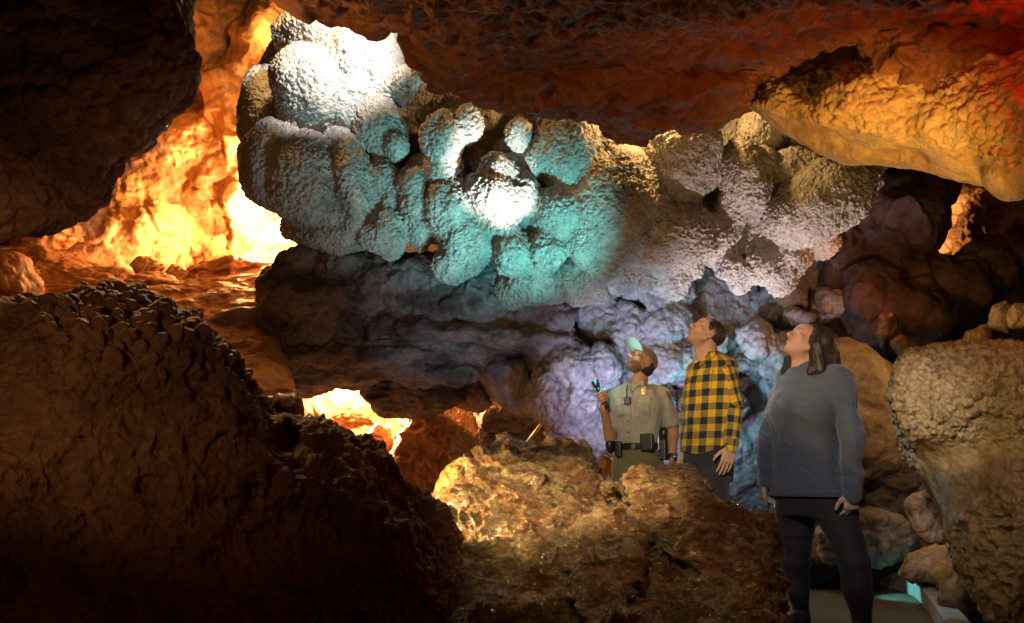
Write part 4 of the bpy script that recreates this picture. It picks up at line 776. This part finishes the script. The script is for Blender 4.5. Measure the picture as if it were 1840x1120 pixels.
for nm, x, y, hw, hd, hh, out, m in [('pouch', 1163, 795, .045, .028, .06, .01, M_BLK), ('pouch', 1112, 807, .022, .022, .055, .01, M_BLK), ('radio', 1183, 792, .013, .02, .072, .012, M_STEEL), ('holster', 1191, 800, .03, .04, .105, .0, M_BLK)]:
    o = solid(nm, [bx_(x, y, hw, hd, hh, out)]+([blob(P(x+2, y-22, sb(x, y)-out), [L_, F, (0, 0, 1)], (.03, .035, .04), .02)] if nm == 'holster' else []), m, .004, belt); o.matrix_parent_inverse = Matrix.Identity(4)
o = solid('pouch', [blob(K(1097, 800, -.03), [L_, F, (0, 0, 1)], (.035, .045, .06), .01), blob(K(1100, 787, -.03), [L_, F, (0, 0, 1)], (.02, .02, .03), .015)], M_BLK, .004, belt); o.matrix_parent_inverse = Matrix.Identity(4)
patch('belt_buckle', [(1134, 799), (1142, 798), (1142, 807), (1134, 808)], sb, M_STEEL, belt, .006, .003).matrix_parent_inverse = Matrix.Identity(4)
def sub(o): o.matrix_parent_inverse = Matrix.Identity(4); return o
sub(patch('collar', [(1133, 702), (1137, 711), (1130, 706), (1123, 700), (1131, 693)], sf, M_UNI, shirt, .012, .004)); sub(patch('collar', [(1134, 703), (1146, 690), (1162, 678), (1166, 684), (1161, 694), (1150, 692), (1142, 697), (1132, 709)], sf, M_UNI, shirt, .012, .004))
sub(patch('pocket', [(1143, 723), (1168, 725), (1169, 747), (1147, 744)], sf, M_UNI, shirt, .003, .003, puff=.004)); sub(patch('pocket_flap', [(1142, 713), (1170, 714), (1170, 724), (1155, 727), (1141, 722)], sf, M_UNI, shirt, .01, .003))
sub(patch('pocket', [(1105, 728), (1120, 727), (1119, 748), (1106, 750)], sf, M_UNI, shirt, .003, .003, puff=.004)); sub(patch('pocket_flap', [(1105, 721), (1121, 717), (1122, 727), (1105, 731)], sf, M_UNI, shirt, .01, .003))
sub(patch('placket', [(1124, 712), (1133, 712), (1133, 794), (1125, 794)], sf, M_UNI, shirt, .004, .003))
for y in (728, 757, 777): sub(patch('button', [(1127, y-1.4), (1130, y-1.4), (1130, y+1.4), (1127, y+1.4)], sf, M_BTN, shirt, .011, .002, .7))
sub(patch('button', [(1152, 720), (1155, 720), (1155, 723), (1152, 723)], sf, M_STEEL, shirt, .018, .002, .7))
sub(patch('badge', [(1153, 695), (1157, 693), (1161, 695), (1162, 701), (1161, 707), (1157, 710), (1152, 708), (1153, 703), (1152, 699)], sf, M_GOLD, shirt, .010, .004, .7, .003)); sub(patch('nameplate', [(1108, 718), (1117, 714), (1118, 717), (1109, 722)], sf, M_NAME, shirt, .008, .002))
sub(patch('shoulder_patch', [(1196, 701), (1202, 706), (1207, 716), (1203, 718), (1197, 710)], sf, M_OLV, shirt, .006, .002))
rods('cord', [(P(1126, 700, sf(1126, 704)-.03), P(1126, 714, sf(1126, 714)-.03), .0035), (P(1128, 692, sf(1127, 706)-.0), P(1126, 700, sf(1126, 704)-.03), .0035)], M_BLK, rg)
solid('radio_microphone', [box(P(1127, 720, sf(1127, 720)-.03), [L_, F, (0, 0, 1)], (.022, .014, .026), .006)], M_TEALD, .003, rg)
cap = solid('cap', [blob(hg(0, -.012, .045), HA, V3(.084, .106, .09)*.98, .01), box(hg(0, 0, -.045), HA, (.2, .2, .07), .01, .012, neg=True), blob(hg(0, .12, -.02), HA, (.07, .06, .07), .01, neg=True)], M_OLV, .004, rg)
br = solid('cap_brim', [blob(hg(0, .125, .045), np.array([HA[0], nrm(HA[1]+.18*HA[2]), nrm(HA[2]-.18*HA[1])]), (.072, .078, .007), .004)], M_BRIM, .003, cap); sub(br)
solid('hair', [blob(hg(0, -.03, -.005), HA, V3(.078, .085, .075), .01), box(hg(0, .06, -.02), HA, (.2, .062, .2), .01, .01, neg=True), box(hg(0, 0, -.12), HA, (.2, .2, .05), .01, .02, neg=True)], M_HAIRB, .004, rg)
wt = solid('watch', [cone(wrL+V3(0, 0, .012), wrL+V3(0, 0, -.006), .031, .031, .002)], M_BLK, .003, rg); sub(solid('watch_face', [cone(wrL+V3(0, -.028, .004), wrL+V3(.006, -.036, .004), .019, .019, .002)], M_STEEL, .0025, wt))
# the flashlight in the raised hand
to = bpy.data.objects.new('flashlight', None); S.collection.objects.link(to); to.matrix_world = Matrix.Translation(Vector(t0)); tag(to, 'small black flashlight held up in the ranger’s raised hand, lens lit', 'flashlight')
lathe('barrel', t0-td*.05, t0+td*.115, [(0, .012), (.02, .0155), (.3, .0155), (.32, .0145), (.36, .0145), (.38, .0155), (.8, .0155), (1, .017)], M_TORCH, to)
hd_ = lathe('lamp_head', t0+td*.115, t0+td*.165, [(0, .017), (.25, .024), (.9, .027), (1, .027), (1.0, .023), (.9, .022)], M_TORCH, to)
lathe('lens', t0+td*.160, t0+td*.170, [(0, .0235), (.5, .0235), (.85, .016), (1, .006)], M_LENS, to)
TORCH = t0+td*.175
# ------------------------------------------------------------------ the man in plaid
D = 5.4; F = nrm((-.74, -.67, 0)); L_ = np.cross((0, 0, 1), F)
mn = person(1272, D, 'person in yellow and black plaid shirt gazing up between the other two')
hp, HA, hg, ht = head(K(1269, 600), (-.70, -.14, .66), 1.0, beard=.22)
shL, shR = K(1303, 664, -.1), K(1252, 664, .12); elL = K(1322, 726, -.13); wrL = K(1314, 804, -.2); elR = K(1238, 735, .16); wrR = K(1232, 820, .1)
tor = lambda g: [(K(1277, 634), .062-g, .062-g), (K(1280, 644), .12-g, .085-g), (K(1281, 656), .175-g, .11-g), (K(1278, 690), .19-g, .128-g), (K(1275, 740), .185-g, .132-g), (K(1272, 790), .185-g, .138-g), (K(1270, 830), .188-g, .14-g)]
hipL, hipR = K(1282, 828, -.06), K(1262, 828, .08); ftL, ftR = V3(*K(1300, 1060, -.1)[:2], .08), V3(*K(1262, 1060, .12)[:2], .08)
skin = hp+[cone(K(1271, 614), K(1273, 648), .055, .062, .025), cone(hg(0, .02, -.07), K(1262, 645, .01), .035, .04, .03), loft(tor(.026), F, L_, .03), cone(shL, elL, .044, .038, .03), cone(elL, wrL, .038, .027, .02), cone(shR, elR, .044, .038, .03), cone(elR, wrR, .038, .027, .02),
     cone(hipL, ftL, .078, .04, .05), cone(hipR, ftR, .078, .04, .05), blob(K(1272, 835), [L_, F, (0, 0, 1)], (.12, .085, .08), .02)]
skin += hand(wrL, nrm(np.array(P(1300, 850, D-.24))-wrL), (.35, -.9, .1), (-1, -.1, -.2), .19, .28, 1.1)+hand(wrR, (-.1, 0, -1), (0, 1, 0), (-1, 0, 0), .18, .4)
solid('body', skin, M_SKINL, .0042, mn, tint=ht); eyes(hg, HA, 1.0, mn)
hem_ = lambda a, b, zz, z0: (z0+.05+.06*np.abs(a/.19)**2-.05*(b > 0)*0)-zz
z_el = elL[2]
sL = cone(shL, elL, .066, .058, .03, t=1); sL['t0'] = shL[2]; sL2 = cone(elL, wrL+V3(0, 0, .02), .056, .044, .02, t=1); sL2['t0'] = elL[2]; sL['uo'] = .02; sL2['uo'] = .02
sR = cone(shR, elR, .066, .056, .03, t=1); sR['t0'] = shR[2]; sR2 = cone(elR, wrR+V3(0, 0, .02), .054, .04, .02, t=1); sR2['t0'] = elR[2]
shirt = solid('shirt', [loft(tor(0), F, L_, .03, 1, hem=hem_), sL, sL2, sR, sR2, blob(K(1262, 630), HA, (.05, .05, .045), .01, neg=True)], M_PLAID, .005, mn,
    lambda c: wrinkle(c, amp=.008, sc=.14, s=14)+.005*fbm(c*V3(1, 1, 2.2), .09, 2, 3), uv=True)
sf = Surf(shirt)
def reuv(o, src=None):
    """the weave continues over a patch laid on the shirt"""
    co = wco(o)
    base = wco(src); kd = KDTree(len(base)); [kd.insert(q, i) for i, q in enumerate(base)]; kd.balance()
    A_ = np.empty(len(base)*3, np.float32); src.data.attributes['weave'].data.foreach_get('vector', A_); A_ = A_.reshape(-1, 3)
    at = o.data.attributes.new('weave', 'FLOAT_VECTOR', 'POINT'); at.data.foreach_set('vector', np.array([A_[kd.find(q)[1]] for q in co], np.float32).ravel())
for nm, pts, off, pf in [('collar', [(1243, 656), (1262, 645), (1276, 632), (1290, 630), (1283, 640), (1268, 652), (1252, 662), (1243, 668)], .014, .003), ('collar', [(1238, 662), (1247, 652), (1243, 664), (1237, 672)], .01, .002), ('pocket_flap', [(1246, 667), (1280, 664), (1281, 672), (1264, 676), (1247, 674)], .009, .002), ('pocket', [(1247, 674), (1279, 673), (1278, 698), (1263, 702), (1248, 697)], .003, .003), ('placket', [(1236, 672), (1243, 670), (1242, 800), (1234, 800)], .005, 0)]:
    o = patch(nm, pts, sf, M_PLAID, shirt, off, .003, 1.0, pf); 
    sub(o); reuv(o, shirt)
for y in (684, 706, 728, 750, 772): sub(patch('button', [(1237.5, y-1.3), (1240.3, y-1.3), (1240.3, y+1.3), (1237.5, y+1.3)], sf, M_BTN, shirt, .012, .002, .7))
cf = cone(wrL+(elL-wrL)*.16, wrL+(elL-wrL)*.0, .046, .043, .004, t=1); cf['t0'] = wrL[2]+.1; cf['uo'] = .05
sub(solid('cuff', [cf], M_PLAID, .004, shirt, uv=True))
solid('trousers', [loft([(K(1272, 775), .168, .12), (K(1272, 806), .172, .125), (K(1272, 830), .178, .13), (K(1272, 865), .17, .125)], F, L_, .03), cone(hipL+V3(0, 0, -.1), ftL, .098, .058, .03), cone(hipR+V3(0, 0, -.1), ftR, .098, .058, .03)], M_JEAN, .007, mn, lambda c: wrinkle(c, amp=.009, s=16))
for q in (ftL, ftR): solid('shoe', [cone(q+V3(0, 0, -.03), q+F*.16+V3(0, 0, -.04), .048, .04, .02)], M_SHOE, .008, mn)
solid('hair', [blob(hg(0, -.022, .036), HA, V3(.0815, .103, .09), .01), box(hg(0, .115, .0), HA, (.2, .065, .078), .01, .01, neg=True), box(hg(0, .08, -.07), HA, (.2, .062, .07), .01, .012, neg=True), box(hg(0, .0, -.12), HA, (.2, .2, .05), .01, .02, neg=True), blob(hg(0, .1, .03), HA, (.055, .05, .055), .01, neg=True),
    blob(hg(.08, -.012, -.012), HA, (.02, .022, .036), .006, neg=True), blob(hg(-.08, -.012, -.012), HA, (.02, .022, .036), .006, neg=True)], M_HAIR, .0035, mn, lambda c: .003*fbm(c, .012, 2, 4))
# ------------------------------------------------------------------ the woman
D = 4.35; F = nrm((-.78, -.62, 0)); L_ = np.cross((0, 0, 1), F)
wm = person(1465, D, 'person in charcoal sweatshirt and black leggings standing nearest, looking up')
hp, HA, hg, ht = head(K(1449, 616), (-.74, -.16, .60), .96, female=True, brow=(.3, .22, .18))
shL, shR = K(1507, 682, -.15), K(1418, 682, .15); elL = K(1531, 778, -.22); wrL = K(1531, 884, -.25); elR = K(1380, 792, .1); wrR = K(1377, 862, .08)
tor = lambda g: [(K(1448, 655), .066-g, .062-g), (K(1452, 668), .13-g, .09-g), (K(1456, 684), .18-g, .125-g), (K(1455, 715), .205-g, .155-g), (K(1447, 745), .205-g, .178-g), (K(1447, 785), .195-g, .15-g), (K(1455, 840), .22-g, .165-g), (K(1466, 888), .255-g, .19-g)]
hipL, hipR = K(1497, 900, -.1), K(1432, 900, .1); knL, knR = K(1534, 1010, -.22), K(1427, 1010, .05); ftL, ftR = K(1552, 1150, -.3), K(1440, 1105, .04); ftL[2] = .07; ftR[2] = .07
skin = hp+[cone(K(1452, 630), K(1446, 668), .052, .058, .025), cone(hg(0, .01, -.07), K(1436, 660, .01), .035, .04, .03), loft(tor(.045), F, L_, .03), cone(shL, elL, .05, .043, .03), cone(elL, wrL, .043, .027, .02), cone(shR, elR, .05, .043, .03), cone(elR, wrR, .043, .027, .02),
    cone(hipL, knL, .09, .055, .02), cone(knL, ftL, .055, .036, .03), cone(hipR, knR, .085, .055, .02), cone(knR, ftR, .055, .036, .03), blob(K(1462, 900), [L_, F, (0, 0, 1)], (.15, .12, .08), .03)]
skin += hand(wrL, (-.1, .15, -1), (.5, -.85, 0), (-1, -.2, 0), .16, 1.0, .2)+hand(wrR, (.2, .45, -.9), (-.5, .6, 0), (-.6, -.6, 0), .155, .9, .3)
solid('body', skin, M_SKINL, .0045, wm, tint=ht); eyes(hg, HA, .96, wm)
bust = [blob(K(1418, 738, -.02)+F*.02, [L_, F, (0, 0, 1)], (.1, .085, .085), .05), blob(K(1468, 742, -.14), [L_, F, (0, 0, 1)], (.1, .08, .085), .05)]
sweat = solid('sweatshirt', [loft(tor(0), F, L_, .03)]+bust+[cone(shL, shL*.6+elL*.4, .08, .074, .03), cone(shL, elL, .076, .068, .008), cone(elL, wrL, .07, .056, .008), cone(elL*.3+wrL*.7, wrL+V3(0, 0, .03), .073, .055, .008), cone(shR, elR, .076, .064, .02), cone(elR, wrR, .062, .046, .01), blob(K(1440, 650), HA, (.055, .055, .04), .01, neg=True)], M_SWEAT, .0055, wm,
    lambda c: wrinkle(c, amp=.014, sc=.2, st=(1.3, 1.3, .35), s=24)+.012*fbm((c@np.array([[.8, 0, .6], [0, 1, 0], [-.6, 0, .8]]))*V3(.6, .8, 2.0), .16, 3, 28, ridged=True)-.006+.008*fbm(c*V3(.8, .8, 3), .09, 2, 29)*np.exp(-((c[:, 2]-(wrL[2]+.06))/.06)**2)*(c[:, 0] > wrL[0]-.12))
sub(solid('cuff', [cone(wrL+V3(0, 0, .03), wrL+V3(0, 0, -.02), .05, .046, .004)], M_SWEAT, .005, sweat)); sub(solid('cuff', [cone(wrR+V3(0, 0, .02), wrR+V3(0, 0, -.02), .044, .04, .004)], M_SWEAT, .005, sweat))
sub(solid('hem', [loft([(K(1466, 880), .259, .194), (K(1466, 892), .257, .193)], F, L_, .004)], M_SWEAT, .006, sweat))
sub(solid('neckband', [loft([(K(1447, 659), .07, .066), (K(1447, 665), .08, .072)], F, L_, .004)], M_SWEAT, .004, sweat))
solid('leggings', [loft([(K(1464, 872), .19, .15), (K(1464, 900), .2, .16), (K(1464, 925), .19, .15)], F, L_, .05), cone(hipL, knL, .118, .074, .05), cone(knL, ftL, .072, .045, .03), blob(knL*.62+ftL*.38, [L_, F, (0, 0, 1)], (.066, .068, .12), .04), cone(hipR, knR, .112, .074, .05), cone(knR, ftR, .07, .042, .03), blob(knR*.62+ftR*.38, [L_, F, (0, 0, 1)], (.062, .066, .12), .04)], M_LEG, .0055, wm,
    lambda c: .0025*fbm(c*V3(.7, .7, 3.5), .09, 2, 3)*ss(-np.abs(c[:, 2]-.42), -.25, -.05)+.006*fbm(c, .2, 2, 5))
for q in (ftL, ftR): solid('shoe', [cone(q+V3(0, 0, -.03), q+F*.15+V3(0, 0, -.035), .043, .034, .02), cone(q+V3(0, 0, .02), q+V3(0, 0, -.03), .045, .045, .02)], M_SHOE, .006, wm)
HS = [blob(hg(0, -.034, .038), HA, V3(.094, .112, .1), .02), cone(K(1482, 612, -.02), K(1494, 660, -.02), .055, .04, .04), cone(K(1468, 622, -.08), K(1474, 664, -.13), .036, .026, .03), cone(hg(.05, -.05, .03), K(1472, 660, -.09), .05, .03, .03), cone(hg(.06, -.07, .02), K(1490, 655, -.08), .045, .03, .03), cone(K(1474, 625, -.07), K(1456, 668, -.11), .03, .016, .02), cone(K(1480, 615, -.06), K(1497, 650, -.02), .045, .03, .03), cone(hg(.07, -.01, -.0), K(1464, 665, -.12), .022, .014, .02),
    cone(hg(-.06, -.02, 0), K(1415, 668, .08), .034, .03, .02), cone(K(1420, 645, .08), K(1411, 680, .06), .03, .012, .02), box(hg(0, .1, -.035), HA, (.2, .062, .11), .01, .012, neg=True), blob(hg(0, .085, -.035), HA, (.07, .07, .1), .01, neg=True)]
hr = solid('hair', HS, M_HAIR, .004, wm, lambda c: .0015*fbm(c*V3(2.5, 2.5, .3), .03, 2, 4, ridged=True)+.002*fbm(c*V3(2.5, 2.5, .2), .014, 1, 6)+.006*fbm(c*V3(1, 1, .6), .1, 2, 8))

# loose strands lying over the hair and hanging past its ends
from mathutils.bvhtree import BVHTree
bv = BVHTree.FromPolygons([tuple(v) for v in wco(hr)], [tuple(p.vertices) for p in hr.data.polygons])
V_, F_ = [], []
for j in range(900):
    rr = random.Random(900+j)
    if rr.random() < .8: sx = rr.uniform(-.9, .9); st = hg(sx*.05, rr.uniform(-.03, .06), .14); en = np.array(P(1456+rr.uniform(0, 50), 668+rr.uniform(-10, 9), 4.35+rr.uniform(-.15, .02)))
    else: st = hg(-.05, rr.uniform(0, .05), .1); en = np.array(P(1404+rr.uniform(0, 22), 680+rr.uniform(-14, 8), 4.35+rr.uniform(.0, .1)))
    off = rr.uniform(-.001, .005); pts = []
    for t in np.linspace(0, 1, 13):
        q = st*(1-t)+en*t; q = q+V3(0, 0, .0); mid = 4*t*(1-t); q = q+(q-hg(0, 0, 0))*.25*mid
        h = bv.find_nearest(Vector(q))
        pp = np.array(h[0])+np.array(h[1])*off; 
        if t > .86: dv = pts[-1]-pts[-2]; pp = pts[-1]+dv/max(np.linalg.norm(dv), .012)*.011+V3(rr.uniform(-.003, .003), 0, -.004)
        pts.append(pp+V3(*[rr.uniform(-.0012, .0012) for _ in range(3)]))
    r0 = rr.uniform(.0009, .0018)
    for i, q in enumerate(pts):
        for a in range(3):
            w = 2.094*a; V_.append(tuple(q+V3(math.cos(w), math.sin(w), 0)*r0*(1 if i < 11 else .5)))
    b0 = len(V_)-39
    for i in range(12):
        for a in range(3): F_.append((b0+i*3+a, b0+i*3+(a+1) % 3, b0+i*3+3+(a+1) % 3, b0+i*3+3+a))
me = bpy.data.meshes.new('loose_strands'); me.from_pydata(V_, [], F_); me.update(); sub(finish(me, 'loose_strands', M_HAIR, hr))
